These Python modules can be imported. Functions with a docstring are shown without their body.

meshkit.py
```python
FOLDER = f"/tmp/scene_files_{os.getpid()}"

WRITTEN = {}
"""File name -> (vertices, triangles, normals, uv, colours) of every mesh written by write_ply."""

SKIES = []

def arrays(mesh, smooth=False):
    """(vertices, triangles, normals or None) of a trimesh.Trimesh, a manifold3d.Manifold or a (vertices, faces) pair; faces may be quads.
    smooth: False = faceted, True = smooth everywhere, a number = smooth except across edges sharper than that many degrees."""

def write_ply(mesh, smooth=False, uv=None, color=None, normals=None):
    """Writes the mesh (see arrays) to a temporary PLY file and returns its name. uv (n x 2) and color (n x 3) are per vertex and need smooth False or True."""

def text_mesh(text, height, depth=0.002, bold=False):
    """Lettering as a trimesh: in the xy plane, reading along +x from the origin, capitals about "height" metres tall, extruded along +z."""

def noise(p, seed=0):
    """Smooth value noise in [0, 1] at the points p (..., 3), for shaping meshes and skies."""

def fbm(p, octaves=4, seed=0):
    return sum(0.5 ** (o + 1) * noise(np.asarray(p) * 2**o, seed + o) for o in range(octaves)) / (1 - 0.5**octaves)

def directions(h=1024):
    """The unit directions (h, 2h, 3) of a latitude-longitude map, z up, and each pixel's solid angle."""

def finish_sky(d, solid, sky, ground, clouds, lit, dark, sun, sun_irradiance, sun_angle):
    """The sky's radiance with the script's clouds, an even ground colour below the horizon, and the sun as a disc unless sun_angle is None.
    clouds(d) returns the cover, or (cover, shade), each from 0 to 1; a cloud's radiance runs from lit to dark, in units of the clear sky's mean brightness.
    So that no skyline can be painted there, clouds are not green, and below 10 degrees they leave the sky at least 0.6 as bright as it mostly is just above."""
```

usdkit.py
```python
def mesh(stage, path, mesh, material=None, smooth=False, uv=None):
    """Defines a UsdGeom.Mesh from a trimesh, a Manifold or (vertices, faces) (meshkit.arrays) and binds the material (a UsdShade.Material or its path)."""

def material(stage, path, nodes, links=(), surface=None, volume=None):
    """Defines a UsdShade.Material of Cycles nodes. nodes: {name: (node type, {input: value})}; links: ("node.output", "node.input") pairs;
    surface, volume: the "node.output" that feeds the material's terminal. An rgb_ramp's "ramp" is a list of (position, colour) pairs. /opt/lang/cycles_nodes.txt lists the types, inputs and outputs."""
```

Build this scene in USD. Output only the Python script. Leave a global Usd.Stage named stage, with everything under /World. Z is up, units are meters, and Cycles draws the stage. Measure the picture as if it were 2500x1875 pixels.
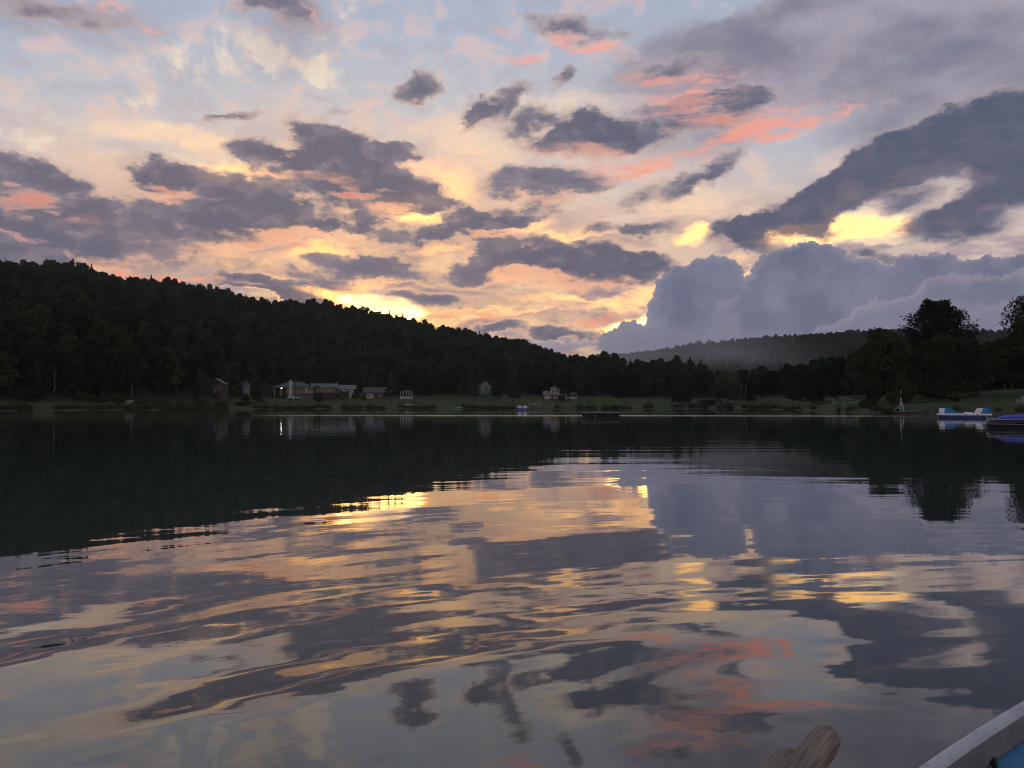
import math, random
import numpy as np, trimesh, usdkit, meshkit
import manifold3d as m3
import shapely.geometry as sg
from pxr import Usd, UsdGeom, UsdLux, UsdShade, Gf, Sdf, Vt

stage = Usd.Stage.CreateInMemory()
UsdGeom.SetStageUpAxis(stage, 'Z'); UsdGeom.SetStageMetersPerUnit(stage, 1.0)
world = UsdGeom.Xform.Define(stage, '/World')
UsdGeom.Scope.Define(stage, '/World/Looks')
rng = np.random.default_rng(7)

# ------------------------------------------------------------------ camera
EYE = np.array([0.0, 0.0, 0.95])          # someone sitting low in a rowing boat
PITCH = 1.6                                # degrees above level
FOCAL = 1879.0                             # focal length counted in pixels of a 2500 px wide picture
cam = UsdGeom.Camera.Define(stage, '/World/camera')
cam.AddTranslateOp().Set(Gf.Vec3d(*EYE)); cam.AddRotateXOp().Set(90 + PITCH)
cam.CreateHorizontalApertureAttr(36.0); cam.CreateVerticalApertureAttr(27.0)
cam.CreateFocalLengthAttr(36.0 * FOCAL / 2500)
cam.CreateClippingRangeAttr(Gf.Vec2f(0.05, 20000)); cam.CreateExposureAttr(0.0)

def ray(X, Y):
    """unit direction of a bearing read off the photograph"""
    c = np.array([(X - 1250) / FOCAL, 1.0, (937.5 - Y) / FOCAL]); p = math.radians(PITCH)
    d = np.array([c[0], c[1] * math.cos(p) - c[2] * math.sin(p), c[1] * math.sin(p) + c[2] * math.cos(p)])
    return d / np.linalg.norm(d)
def azel(X, Y):
    d = ray(X, Y); return math.degrees(math.atan2(d[0], d[1])), math.degrees(math.asin(d[2]))
def spot(X, dist, z=0.0):
    """a point at that horizontal bearing, dist metres ahead (along y)"""
    return np.array([dist * (X - 1250) / FOCAL, dist, z])
def height_at(Y, dist):
    d = ray(1250, Y); return EYE[2] + dist * d[2] / d[1]

# ------------------------------------------------------------------ sky, sun
SUN_AZ, SUN_EL = azel(915, 765)
SUN_EL = 4.0
SKY_STRENGTH = 0.1

class Graph:
    """a small writer of node graphs: every call adds a node and returns its output; inputs are numbers, triples or outputs"""
    def __init__(s): s.n, s.l = {}, []
    def add(s, kind, out, fixed=None, **ins):
        k = 'n%03d' % len(s.n); vals = dict(fixed or {})
        for a, v in ins.items():
            if isinstance(v, str): s.l.append((v, k + '.' + a))
            else: vals[a] = v
        s.n[k] = (kind, vals); return k + '.' + out
    def math(s, op, a, b=0.0, c=0.0, clamp=False):
        return s.add('math', 'value', {'math_type': op, 'use_clamp': clamp}, value1=a, value2=b, value3=c)
    def vec(s, op, a, b=(0, 0, 0), c=(0, 0, 0), out='vector', scale=1.0):
        return s.add('vector_math', out, {'math_type': op}, vector1=a, vector2=b, vector3=c, scale=scale)
    def xyz(s, x, y, z): return s.add('combine_xyz', 'vector', x=x, y=y, z=z)
    def sep(s, v):
        o = s.add('separate_xyz', 'x', vector=v); k = o.split('.')[0]; return o, k + '.y', k + '.z'
    def noise(s, v, scale, detail=4.0, rough=0.5, dist=0.0, out='fac', kind='fBM'):
        return s.add('noise_texture', out, {'dimensions': '3D', 'type': kind, 'use_normalize': True}, vector=v, scale=scale, detail=detail, roughness=rough, distortion=dist)
    def step(s, v, a, b, lo=0.0, hi=1.0):
        return s.add('map_range', 'result', {'range_type': 'smoothstep', 'clamp': True}, value=v, from_min=a, from_max=b, to_min=lo, to_max=hi)
    def lin(s, v, a, b, lo=0.0, hi=1.0):
        return s.add('map_range', 'result', {'range_type': 'linear', 'clamp': True}, value=v, from_min=a, from_max=b, to_min=lo, to_max=hi)
    def mix(s, f, a, b, kind='mix'):
        return s.add('mix_color', 'result', {'blend_type': kind, 'use_clamp_result': False, 'use_clamp': True}, fac=f, a=a, b=b)
    def mix_f(s, f, a, b): return s.add('mix_float', 'result', {'use_clamp': True}, fac=f, a=a, b=b)
    def ramp(s, f, stops): return s.add('rgb_ramp', 'color', {'ramp': stops, 'interpolate': True}, fac=f)
    def material(s, path, surface=None, volume=None): return usdkit.material(stage, path, s.n, s.l, surface=surface, volume=volume)

def lin(r, g, b):
    """sRGB bytes to linear"""
    c = np.array([r, g, b]) / 255.0
    return tuple(float(v) for v in np.where(c <= 0.04045, c / 12.92, ((c + 0.055) / 1.055) ** 2.4))

# clouds as (bearing X, Y read off the photograph at 2212 x 1659, half width, half height, tilt in degrees, weight)
DARK = [
 (40,398,150,48,-6,1.0),(150,395,60,30,0,.7),(250,485,300,48,3,1.1),(60,520,150,40,0,.7),(560,490,130,35,4,.8),(330,392,70,30,14,.9),(470,420,190,40,-10,1.05),(620,430,140,45,-6,.9),
 (575,338,82,27,-4,1.1),(700,300,85,28,-14,.8),(740,330,90,40,-8,.9),(790,392,160,48,-10,1.25),(870,420,75,30,-15,.9),(862,326,52,17,4,.9),
 (512,257,70,10,10,.6),(720,242,40,8,16,.5),(905,188,54,27,18,.95),(1200,165,40,17,14,.8),(1075,232,75,24,34,.85),
 (1235,285,150,48,-4,1.15),(1370,272,110,38,-4,.75),(1180,395,150,27,3,.9),(1040,240,40,25,20,.5),(985,455,65,20,-14,.7),(1100,463,115,22,9,.95),(1040,490,120,18,8,.8),(870,505,150,26,-4,.8),
 (1200,545,190,34,-4,1.1),(1320,575,150,34,-6,1.2),(1080,580,130,26,8,1.05),(1240,600,110,20,0,.6),(1350,488,105,14,2,.8),(1530,376,95,25,27,.9),(1400,420,70,16,22,.5),
 (800,575,125,24,-5,.9),(700,600,90,16,-4,.7),(570,618,118,19,-3,1.3),(655,640,70,16,-10,1.0),(860,548,100,18,-3,.5),(730,490,60,14,6,.6),(790,462,60,16,8,.6),
 (330,560,330,30,2,.55),(60,560,90,26,0,.6),
 (1600,497,80,25,14,1.0),(1690,470,100,33,22,1.1),(1800,425,120,48,32,1.25),(1905,360,140,55,26,1.3),(2040,310,150,60,18,1.35),(2190,285,130,75,14,1.35),(1650,530,60,18,-18,.8),(1745,480,35,45,-60,.7),
 (2060,485,120,38,4,1.15),(2130,430,110,24,6,.8),(2200,385,110,55,-6,1.15),(1950,435,70,18,12,.7),(1905,553,52,13,-8,.8),(1790,505,26,22,50,.6),(2010,550,60,10,-8,.4),
 (1250,62,110,22,-10,.65),(1460,145,110,24,6,.7),(1540,240,95,38,-6,.8),(1610,215,60,20,0,.5),(1480,225,90,16,0,.4),
 (90,20,210,26,3,.55),(620,25,85,34,-20,.6),(545,12,70,20,10,.4),(40,350,90,20,0,.5),
 (1075,706,52,13,10,1.0),(1225,724,58,16,-12,1.1),(1160,716,46,12,-6,.8),(1010,655,190,30,2,.55),(910,640,80,20,0,.5),(1250,680,110,24,4,.5),
]
SOFT = [(1850,60,620,120,6,.9),(2100,180,330,100,14,.9),(1560,110,220,70,8,.55),(1700,225,200,60,8,.5),(1480,300,170,60,0,.45),(1330,740,190,26,0,1.1),(940,640,260,40,2,.6),(150,562,360,62,-3,1.3),(420,606,200,34,-8,.9),(100,30,300,60,5,.45),(620,90,140,90,10,.35),(1150,730,130,22,-6,.6)]
PINK = [(1480,205,190,60,0,.55),(1660,275,230,48,10,.55),(1350,365,170,40,0,.4),(1560,330,200,40,10,.35),(1120,420,200,40,0,.3),(1245,88,85,22,-12,1.3),(1310,110,50,14,-14,.7),(1092,73,38,9,-10,1.0),(1128,128,42,20,-5,1.1),(1040,255,10,5,0,.5),(975,123,35,10,8,.7),
 (1420,165,90,14,-6,1.0),(1490,192,100,14,2,.9),(1500,225,120,30,0,.6),(1560,262,160,22,-2,.8),(1620,285,90,12,6,.8),(1790,252,110,14,16,.9),(1860,238,60,10,14,.7),(1700,285,90,16,10,.6),
 (1350,362,105,24,4,.8),(1460,330,80,20,0,.5),(60,430,80,24,-8,1.6),(40,455,70,14,4,1.1),(40,508,60,8,-8,1.1),(180,508,40,6,-4,.5),(160,420,30,7,0,.7),
 (660,35,50,9,-42,1.0),(320,58,55,9,-10,1.0),(250,12,45,8,8,.9),(155,88,25,14,0,.6),(620,85,60,12,-4,.5),(775,416,95,8,5,1.4),(740,425,40,12,0,.6),(330,408,60,9,-4,.9),(365,412,50,8,-6,.7),
 (560,519,100,9,-5,1.5),(640,525,70,9,-3,.6),(175,547,28,6,-4,.7),(365,576,26,6,8,.8),(260,573,32,7,-6,.8),(420,602,160,9,-6,1.4),(330,596,80,8,-12,.8),
 (1010,686,140,8,0,1.3),(1290,690,100,16,10,1.4),(1150,672,90,7,4,.7),(880,680,70,10,-6,.5),(1000,360,120,30,-10,.4),(1560,150,60,14,6,.5),(1180,650,160,7,3,.5)]
GLOW = [(822,666,82,17,-4,1.7),(700,640,130,22,-6,.6),(1340,712,70,26,12,1.0),(1385,690,22,16,40,.8),(1500,500,60,22,0,1.5),(1690,512,60,28,4,1.6),(1840,500,160,36,-4,1.5),(1760,515,70,30,10,.8),(1130,520,120,12,6,.7),(900,470,90,18,-6,.8),(960,540,80,10,0,.6),(1000,600,120,10,4,.5),(1200,640,120,8,0,.7),(1050,675,90,6,3,.8),
 (690,545,120,24,6,.8),(520,384,150,26,0,1.1),(820,440,110,22,0,.7),(900,450,90,30,0,.4),(640,500,150,30,0,.3),(1260,500,110,16,4,.8),(1380,640,110,24,8,.7),(950,400,110,60,-30,.6),(1900,630,90,10,-4,.7),(1620,600,22,40,-60,.8),
 (480,565,120,16,0,.6),(1140,490,90,14,10,.5),(780,605,100,16,-4,.6),(300,285,330,35,-3,.25),(430,305,200,24,-3,.25),(2080,455,50,12,0,.5),(2190,460,50,22,0,.5),(1600,565,70,22,0,.4),(1140,665,140,5,2,.7),(1020,310,140,50,-20,.35),(1250,220,200,25,0,.3),(1750,220,100,26,4,.3),(1500,440,150,40,5,.35)]
PUFF = [(470,120,120,34,0,.9),(560,100,110,40,-20,1.0),(700,140,60,40,-50,1.0),(770,65,60,40,-60,.8),(620,150,100,40,0,.8),(380,150,130,40,0,.7),(330,225,70,18,-4,.9),(130,255,70,16,0,.7),(80,310,190,24,0,.7),(420,345,150,26,4,.6),(1130,225,120,22,4,.6),(1260,225,100,18,0,.6),(1850,215,120,30,6,.4),(960,230,90,30,-10,.35)]
HOT = [(826, 664, 100, 28, -6, 2.4), (830, 650, 160, 34, -10, .45), (1345, 712, 64, 22, 14, 1.9), (1388, 692, 20, 12, 50, .9), (700, 632, 80, 14, -10, .6)]
BANK = [(1480,652,74,76,0,1),(1442,690,50,54,0,1),(1535,612,74,56,0,1),(1735,592,110,70,0,1),(1670,650,90,70,0,1),(1850,630,110,72,0,1),(1990,598,74,54,0,1),(1925,650,110,50,0,1),(2110,610,120,56,0,1),(2210,612,90,62,0,1),
 (1900,740,620,118,0,1),(1595,722,190,66,0,1),(1420,718,34,26,10,1),(1385,742,30,16,0,1),(2300,680,330,110,0,1)]
BANK2 = [(1870,700,110,38,26,1),(1990,660,130,40,22,1),(2130,640,150,40,6,1),(2060,740,300,70,6,1),(1800,728,90,24,10,1)]

def blob_field(g, P, blobs, op='add', grow=1.12):
    """the clouds of a list as one smooth field: 1 - r^2 inside each ellipse, three ellipses to a vector; P = (A, A, A), (E, E, E)"""
    PA, PE = P
    total = None
    rows = []
    for (X, Y, rx, ry, rot, w) in blobs:
        a, e = azel(X * 2500 / 2212, Y * 2500 / 2212)
        k = 2500 / 2212 / FOCAL * 57.296 * math.cos(math.radians(a)) * grow
        c, s, rx, ry = math.cos(math.radians(rot)), math.sin(math.radians(rot)), rx * k, ry * k
        rows.append((c / rx, s / rx, -(a * c + e * s) / rx, -s / ry, c / ry, (a * s - e * c) / ry, w))
    while len(rows) % 3: rows.append((0, 0, 9, 0, 0, 9, 0))
    for i in range(0, len(rows), 3):
        q = np.array(rows[i:i + 3]).T
        u = g.vec('multiply_add', PE, tuple(q[1]), g.vec('multiply_add', PA, tuple(q[0]), tuple(q[2])))
        v = g.vec('multiply_add', PE, tuple(q[4]), g.vec('multiply_add', PA, tuple(q[3]), tuple(q[5])))
        r2 = g.vec('multiply_add', u, u, g.vec('multiply', v, v))
        f = g.vec('maximum', g.vec('multiply_add', r2, (-1, -1, -1), (1, 1, 1)), (0, 0, 0))
        if op == 'add':
            f = g.vec('dot_product', f, tuple(q[6]), out='value')
            total = g.math('add', f, total) if total else f
        else:
            total = g.vec('maximum', f, total) if total else f
    if op != 'add':
        a, b, c = g.sep(total); total = g.math('maximum', a, g.math('maximum', b, c))
    return total
def spread(g, W):
    a, e, _ = g.sep(W)
    return g.xyz(a, a, a), g.xyz(e, e, e)

def build_sky():
    g = Graph()
    D = g.add('texture_coordinate', 'generated')
    x, y, z = g.sep(D)
    A = g.math('degrees', g.math('arctan2', x, y))
    E = g.math('degrees', g.math('arcsine', z))
    P = g.xyz(A, E, 0.0)
    # the cloud deck seen in perspective: features flatten towards the horizon
    inv = g.math('divide', 1.0, g.math('add', g.math('maximum', z, 0.0), 0.16))
    deck = g.xyz(g.math('multiply', x, inv), g.math('multiply', y, inv), 0.3)
    # edges are torn by noise
    flat = g.add('mapping', 'vector', {'mapping_type': 'point', 'scale': (0.62, 1.1, 1.0), 'rotation': (0, 0, math.radians(-8))}, vector=P)
    w1 = g.noise(flat, 0.30, 6.0, 0.56, out='color')
    wv = g.vec('subtract', w1, (0.5, 0.5, 0.5))
    w2 = g.vec('subtract', g.noise(flat, 1.3, 6.0, 0.64, out='color'), (0.5, 0.5, 0.5))
    W = spread(g, g.vec('multiply_add', w2, (1.8, 1.1, 0.0), g.vec('multiply_add', wv, (5.0, 2.6, 0.0), P)))
    fine = g.noise(flat, 0.62, 9.0, 0.62)
    fine0 = g.math('subtract', fine, 0.5)
    wide = g.noise(deck, 2.2, 5.0, 0.55)
    wide0 = g.math('subtract', wide, 0.5)
    tear = g.math('maximum', g.math('multiply_add', fine0, g.step(A, 4.0, 14.0, 3.3, 1.4), g.math('multiply_add', wide0, 1.6, 1.1)), 0.0)
    # distance from the sunken sun, wider sideways than upwards
    dA = g.math('multiply', g.math('subtract', A, SUN_AZ), 0.42)
    dE = g.math('subtract', E, 6.5)
    R = g.math('divide', g.math('sqrt', g.math('add', g.math('multiply', dA, dA), g.math('multiply', dE, dE))), 40.0)
    Rn = g.math('multiply_add', wide0, 0.25, R)
    # clear sky between the clouds, under a thin lit veil
    base = g.add('sky_texture', 'color', {'sky_type': 'single_scattering', 'sun_disc': False, 'sun_elevation': math.radians(SUN_EL), 'sun_rotation': math.radians(SUN_AZ), 'aerosol_density': 1.0}, vector=D)
    base = g.mix(1.0, base, (SKY_STRENGTH * SKY_GAIN,) * 3, 'multiply')
    veil = g.ramp(Rn, [(0.0, (1.05, .62, .26)), (0.10, (.98, .62, .33)), (0.2, lin(238, 196, 166)), (0.3, lin(230, 205, 190)), (0.38, lin(202, 200, 207)), (0.5, lin(178, 190, 210)), (0.7, lin(162, 175, 200)), (1.0, lin(146, 156, 182))])
    sky = g.mix(0.9, base, veil)
    sky = g.mix(g.math('multiply', g.step(A, 6.0, 20.0, 0.0, 0.85), g.step(E, 19.0, 11.0)), sky, lin(220, 192, 170))
    # thin mottled cloud, cream and mauve
    mot = g.noise(flat, 0.42, 7.0, 0.64, 0.4)
    sky = g.mix(g.step(mot, 0.48, 0.62, 0.0, 0.75), sky, g.ramp(R, [(0, lin(235, 185, 145)), (.3, lin(240, 206, 184)), (.5, lin(214, 192, 194)), (1, lin(150, 146, 164))]))
    sky = g.mix(g.step(mot, 0.50, 0.36, 0.0, 0.6), sky, g.ramp(R, [(0, lin(205, 165, 150)), (.3, lin(205, 185, 182)), (.5, lin(176, 174, 190)), (1, lin(140, 142, 164))]))
    # pale puffs of high cloud
    puff = g.math('multiply', blob_field(g, W, PUFF), g.math('maximum', g.math('multiply_add', g.math('subtract', g.noise(P, 0.42, 7.0, 0.62, 0.5), 0.5), 6.5, 0.55), 0.0))
    sky = g.mix(g.step(puff, 0.0, 1.2, 0.0, 0.8), sky, g.ramp(R, [(0, (1.0, .85, .55)), (.4, (.93, .78, .60)), (.6, (.80, .64, .57)), (1, (.6, .5, .5))]))
    # bright openings near the horizon
    glow = g.math('multiply', blob_field(g, W, GLOW), g.math('multiply_add', fine0, 1.6, 1.0))
    sky = g.mix(g.step(glow, 0.0, 0.8), sky, g.ramp(R, [(0, (2.1, 1.0, .32)), (.12, (1.9, .94, .33)), (.25, (1.6, .88, .38)), (.35, (1.05, .78, .52)), (.6, (.80, .70, .62)), (1, (.7, .6, .6))]))
    sky = g.mix(g.step(glow, 0.8, 1.5), sky, (2.5, 1.3, .42))
    # low streaks of cloud seen edge on
    lay = g.add('mapping', 'vector', {'mapping_type': 'point', 'scale': (0.16, 0.62, 1.0), 'rotation': (0, 0, math.radians(4))}, vector=P)
    ln = g.noise(lay, 1.1, 7.0, 0.6, 0.4)
    lmask = g.math('multiply', g.step(E, 17.0, 9.0), g.math('subtract', 1.0, g.math('multiply', g.step(glow, 0.15, 0.8), 0.85)))
    lcol = g.mix(g.step(ln, 0.5, 0.68), g.ramp(R, [(0, lin(222, 160, 128)), (.15, lin(196, 158, 148)), (.4, lin(182, 162, 168)), (1, lin(150, 140, 158))]), lin(150, 135, 146))
    sky = g.mix(g.math('multiply', g.step(ln, 0.43, 0.55, 0.0, 0.95), lmask), sky, lcol)
    hot = g.math('multiply', blob_field(g, spread(g, g.vec('multiply_add', wv, (1.6, 0.8, 0.0), P)), HOT), g.math('multiply_add', fine0, 3.0, 1.0))
    sky = g.mix(g.step(hot, 0.1, 0.9, 0.0, .9), sky, g.ramp(R, [(0, (2.8, 1.25, .34)), (.3, (2.2, 1.05, .34)), (.5, (1.2, .86, .42)), (1, (.9, .8, .6))]))
    sky = g.mix(g.step(hot, 0.7, 1.4), sky, (7.0, 3.8, 1.1))
    # soft grey overcast
    soft = g.math('multiply', blob_field(g, W, SOFT), g.math('multiply_add', wide0, 2.0, 1.0))
    greys = g.mix(g.step(g.noise(flat, 0.22, 5.0, 0.55), 0.34, 0.66), lin(122, 121, 140), lin(166, 158, 172))
    sky = g.mix(g.step(soft, 0.0, 0.8, 0.0, 0.9), sky, greys)
    # pink and orange lit undersides
    streak = g.add('mapping', 'vector', {'mapping_type': 'point', 'scale': (0.4, 2.0, 1.0), 'rotation': (0, 0, math.radians(-4))}, vector=P)
    sn = g.math('subtract', g.noise(streak, 0.7, 8.0, 0.66), 0.5)
    pink = g.math('multiply', blob_field(g, W, PINK), g.math('maximum', g.math('multiply_add', sn, 4.6, 0.95), 0.0))
    pinkc = g.ramp(R, [(0, (1.0, .52, .22)), (.2, (1.0, .33, .20)), (.45, (.93, .38, .29)), (.62, (.88, .50, .45)), (1, (.6, .4, .42))])
    pinkc = g.mix(g.step(g.math('multiply_add', fine0, 2.2, pink), 0.2, 1.5), g.mix(0.55, sky, lin(222, 166, 160)), pinkc)
    # the dark clouds of the lower deck
    dfield = blob_field(g, W, DARK, grow=1.32)
    dark = g.math('multiply', dfield, tear)
    # undersides and sun-facing flanks: more cloud above than here
    up = g.vec('add', g.vec('multiply', P, (0.05, 0.0, 0.0)), (-0.05 * SUN_AZ, 1.0, 0.0))
    up = spread(g, g.vec('add', up, g.vec('multiply_add', w2, (1.8, 1.1, 0.0), g.vec('multiply_add', wv, (5.0, 2.6, 0.0), P))))
    under = g.math('multiply', g.math('subtract', blob_field(g, up, DARK, grow=1.32), dfield), g.math('maximum', g.math('multiply_add', sn, 3.0, g.math('multiply_add', wide0, 3.0, 1.0)), 0.0))
    halo = g.math('multiply', dfield, g.math('maximum', g.math('multiply_add', wide0, 3.0, g.math('multiply_add', fine0, 2.0, 1.0)), 0.0))
    away = g.step(g.math('absolute', A), 36.0, 48.0)                       # outside the picture the deck goes on, broken
    high = g.step(E, 29.0, 36.0)
    dark = g.math('add', dark, g.math('multiply', g.math('maximum', away, high), g.math('maximum', g.math('multiply', g.math('subtract', wide, 0.42), 4.0), 0.0)))
    edge = g.ramp(R, [(0, (1.5, .85, .34)), (.2, (1.0, .60, .38)), (.4, (.66, .50, .43)), (.65, (.38, .35, .40)), (1, (.28, .28, .34))])
    body = g.mix(g.step(g.math('add', A, g.math('multiply', wide0, 30.0)), -12.0, 18.0), lin(136, 129, 142), lin(118, 119, 137))
    deep = g.mix(g.step(A, -5.0, 18.0), lin(101, 99, 117), lin(80, 88, 111))
    body = g.mix(g.step(g.math('multiply_add', fine0, 0.9, dfield), 0.25, 1.25), body, deep)
    tone = g.noise(flat, 0.8, 7.0, 0.6, 0.3)
    body = g.mix(g.math('multiply', g.step(tone, 0.46, 0.68, 0.0, 0.32), g.step(A, 16.0, 4.0, 0.35, 1.0)), body, g.ramp(R, [(0, lin(190, 160, 146)), (.3, lin(168, 156, 162)), (1, lin(140, 140, 158))]))
    cloud = g.mix(g.step(dark, 0.1, 0.85), edge, body)
    cloud = g.mix(g.math('multiply', g.step(under, 0.12, 0.8, 0.0, 0.68), g.step(A, 15.0, 8.0, 0.12, 1.0)), cloud, g.ramp(R, [(0, (1.9, 1.0, .38)), (.18, (1.15, .56, .32)), (.4, (.74, .38, .32)), (.65, (.48, .38, .40)), (1, (.3, .3, .36))]))
    cover = g.mix_f(g.step(A, 6.0, 14.0), g.step(dark, 0.02, 0.72, 0.0, 0.95), g.step(dark, 0.0, 0.95, 0.0, 0.97))
    sky = g.mix(g.math('multiply', g.math('multiply', g.math('subtract', 1.0, g.step(hot, 0.1, 0.7)), g.step(halo, 0.0, 0.7, 0.0, 0.6)), g.math('subtract', 1.0, g.math('multiply', g.step(glow, 0.2, 1.0), 0.7))), sky, g.ramp(R, [(0, lin(205, 165, 140)), (.2, lin(188, 164, 158)), (.5, lin(160, 150, 162)), (1, lin(132, 130, 150))]))
    cool = g.math('subtract', 1.0, g.step(hot, 0.15, 0.8, 0.0, 0.9))
    sky2 = g.mix(g.step(pink, 0.0, 1.7, 0.0, 0.82), sky, pinkc)
    sky2 = g.mix(g.math('multiply', g.math('multiply', cover, cool), g.step(pink, 0.1, 1.2, 0.96, 0.3)), sky2, cloud)
    # the great cumulus bank at the right
    w3 = g.vec('multiply_add', g.vec('subtract', g.noise(P, 0.42, 8.0, 0.62, out='color'), (0.5, 0.5, 0.5)), (2.4, 2.4, 0.0), P)
    w3 = g.vec('multiply_add', g.vec('subtract', g.noise(P, 1.7, 5.0, 0.62, out='color'), (0.5, 0.5, 0.5)), (0.9, 0.9, 0.0), w3)
    bill = g.add('voronoi_texture', 'distance', {'dimensions': '2D', 'feature': 'smooth_f1', 'smoothness': 0.2, 'scale': 0.7, 'detail': 2.0, 'roughness': 0.6, 'lacunarity': 2.4, 'use_normalize': True}, vector=w3)
    W3 = spread(g, w3)
    bank = g.math('subtract', blob_field(g, W3, BANK, 'max', 1.06), g.math('multiply', bill, 0.3))
    inner = g.noise(w3, 0.22, 5.0, 0.55)
    bcol = g.mix(g.step(inner, 0.3, 0.7), lin(104, 109, 132), lin(133, 133, 154))
    bcol = g.mix(g.step(bill, 0.15, 0.75, 0.0, 0.5), bcol, lin(104, 108, 130))
    bank2 = g.math('subtract', blob_field(g, W3, BANK2, 'max'), g.math('multiply', bill, 0.25))
    bcol = g.mix(g.math('multiply', g.step(bank2, 0.0, 0.16), g.step(bank2, 0.8, 0.1, 0.1, 0.5)), bcol, lin(162, 153, 166))
    bcol = g.mix(g.step(bank, 0.35, 0.03, 0.0, 0.35), bcol, lin(165, 156, 165))
    bcol = g.mix(g.step(E, 7.0, 2.0, 0.0, 0.4), bcol, lin(140, 135, 152))
    sky3 = g.mix(g.step(bank, 0.0, 0.05), sky2, bcol)
    out = g.mix(1.0, sky3, (1.0 / SKY_STRENGTH,) * 3, 'multiply')
    bg = g.add('background_shader', 'background', color=out, strength=SKY_STRENGTH)
    return g.material('/World/Looks/sky', surface=bg)

SKY_GAIN = 1.0
dome = UsdLux.DomeLight.Define(stage, '/World/sky')
UsdShade.MaterialBindingAPI.Apply(dome.GetPrim()).Bind(build_sky())
sun = UsdLux.DistantLight.Define(stage, '/World/sun')
sun.CreateNormalizeAttr(True); sun.CreateIntensityAttr(0.12); sun.CreateAngleAttr(2.0); sun.CreateColorAttr(Gf.Vec3f(1.0, .72, .42))
sun.AddRotateXYZOp().Set(Gf.Vec3f(90 - SUN_EL, 0, -SUN_AZ))      # the default -z axis is tipped to shine from the sun's bearing
# ------------------------------------------------------------------ writing prims
COUNT = {}
def numbered(parent, name):
    n = COUNT.get((parent, name), 0); COUNT[(parent, name)] = n + 1
    return f'{parent}/{name}' + (f'_{n:03d}' if n else '')
def say(prim, label=None, category=None, group=None, kind=None):
    for k, v in (('label', label), ('category', category), ('group', group), ('kind', kind)):
        if v: prim.SetCustomDataByKey(k, v)
    return prim
def thing(name, label, category, loc=(0, 0, 0), rz=0.0, group=None, scale=1.0, rx=0.0):
    """an empty at the thing's base; its parts are its children. rz in degrees, counter-clockwise from above"""
    x = UsdGeom.Xform.Define(stage, numbered('/World', name))
    x.AddTranslateOp().Set(Gf.Vec3d(*map(float, loc))); x.AddRotateXYZOp().Set(Gf.Vec3f(float(rx), 0.0, float(rz)))
    s = (scale,) * 3 if np.ndim(scale) == 0 else scale
    x.AddScaleOp().Set(Gf.Vec3f(*map(float, s)))
    return say(x.GetPrim(), label, category, group)
def part(parent, name, mesh, mat, smooth=False, label=None, kind=None):
    if isinstance(mesh, list): mesh = trimesh.util.concatenate(mesh)
    p = numbered(str(parent.GetPath()), name)
    m = usdkit.mesh(stage, p, mesh, mat, smooth)
    return say(m.GetPrim(), label, None, None, kind)
def again(first, label, loc, rz=0.0, group=None, scale=1.0):
    """a copy of a thing with its parts"""
    base = first.GetName()
    if len(base) > 4 and base[-4] == '_' and base[-3:].isdigit(): base = base[:-4]
    was = first.GetCustomData()
    o = thing(base, label, was['category'], loc, rz, group or was.get('group'), scale)
    o.GetReferences().AddInternalReference(first.GetPath()); o.SetInstanceable(True)
    return o
def structure(name, mesh, mat, smooth=False, kind='structure'):
    m = usdkit.mesh(stage, numbered('/World', name), mesh, mat, smooth)
    return say(m.GetPrim(), None, None, None, kind)

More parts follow.
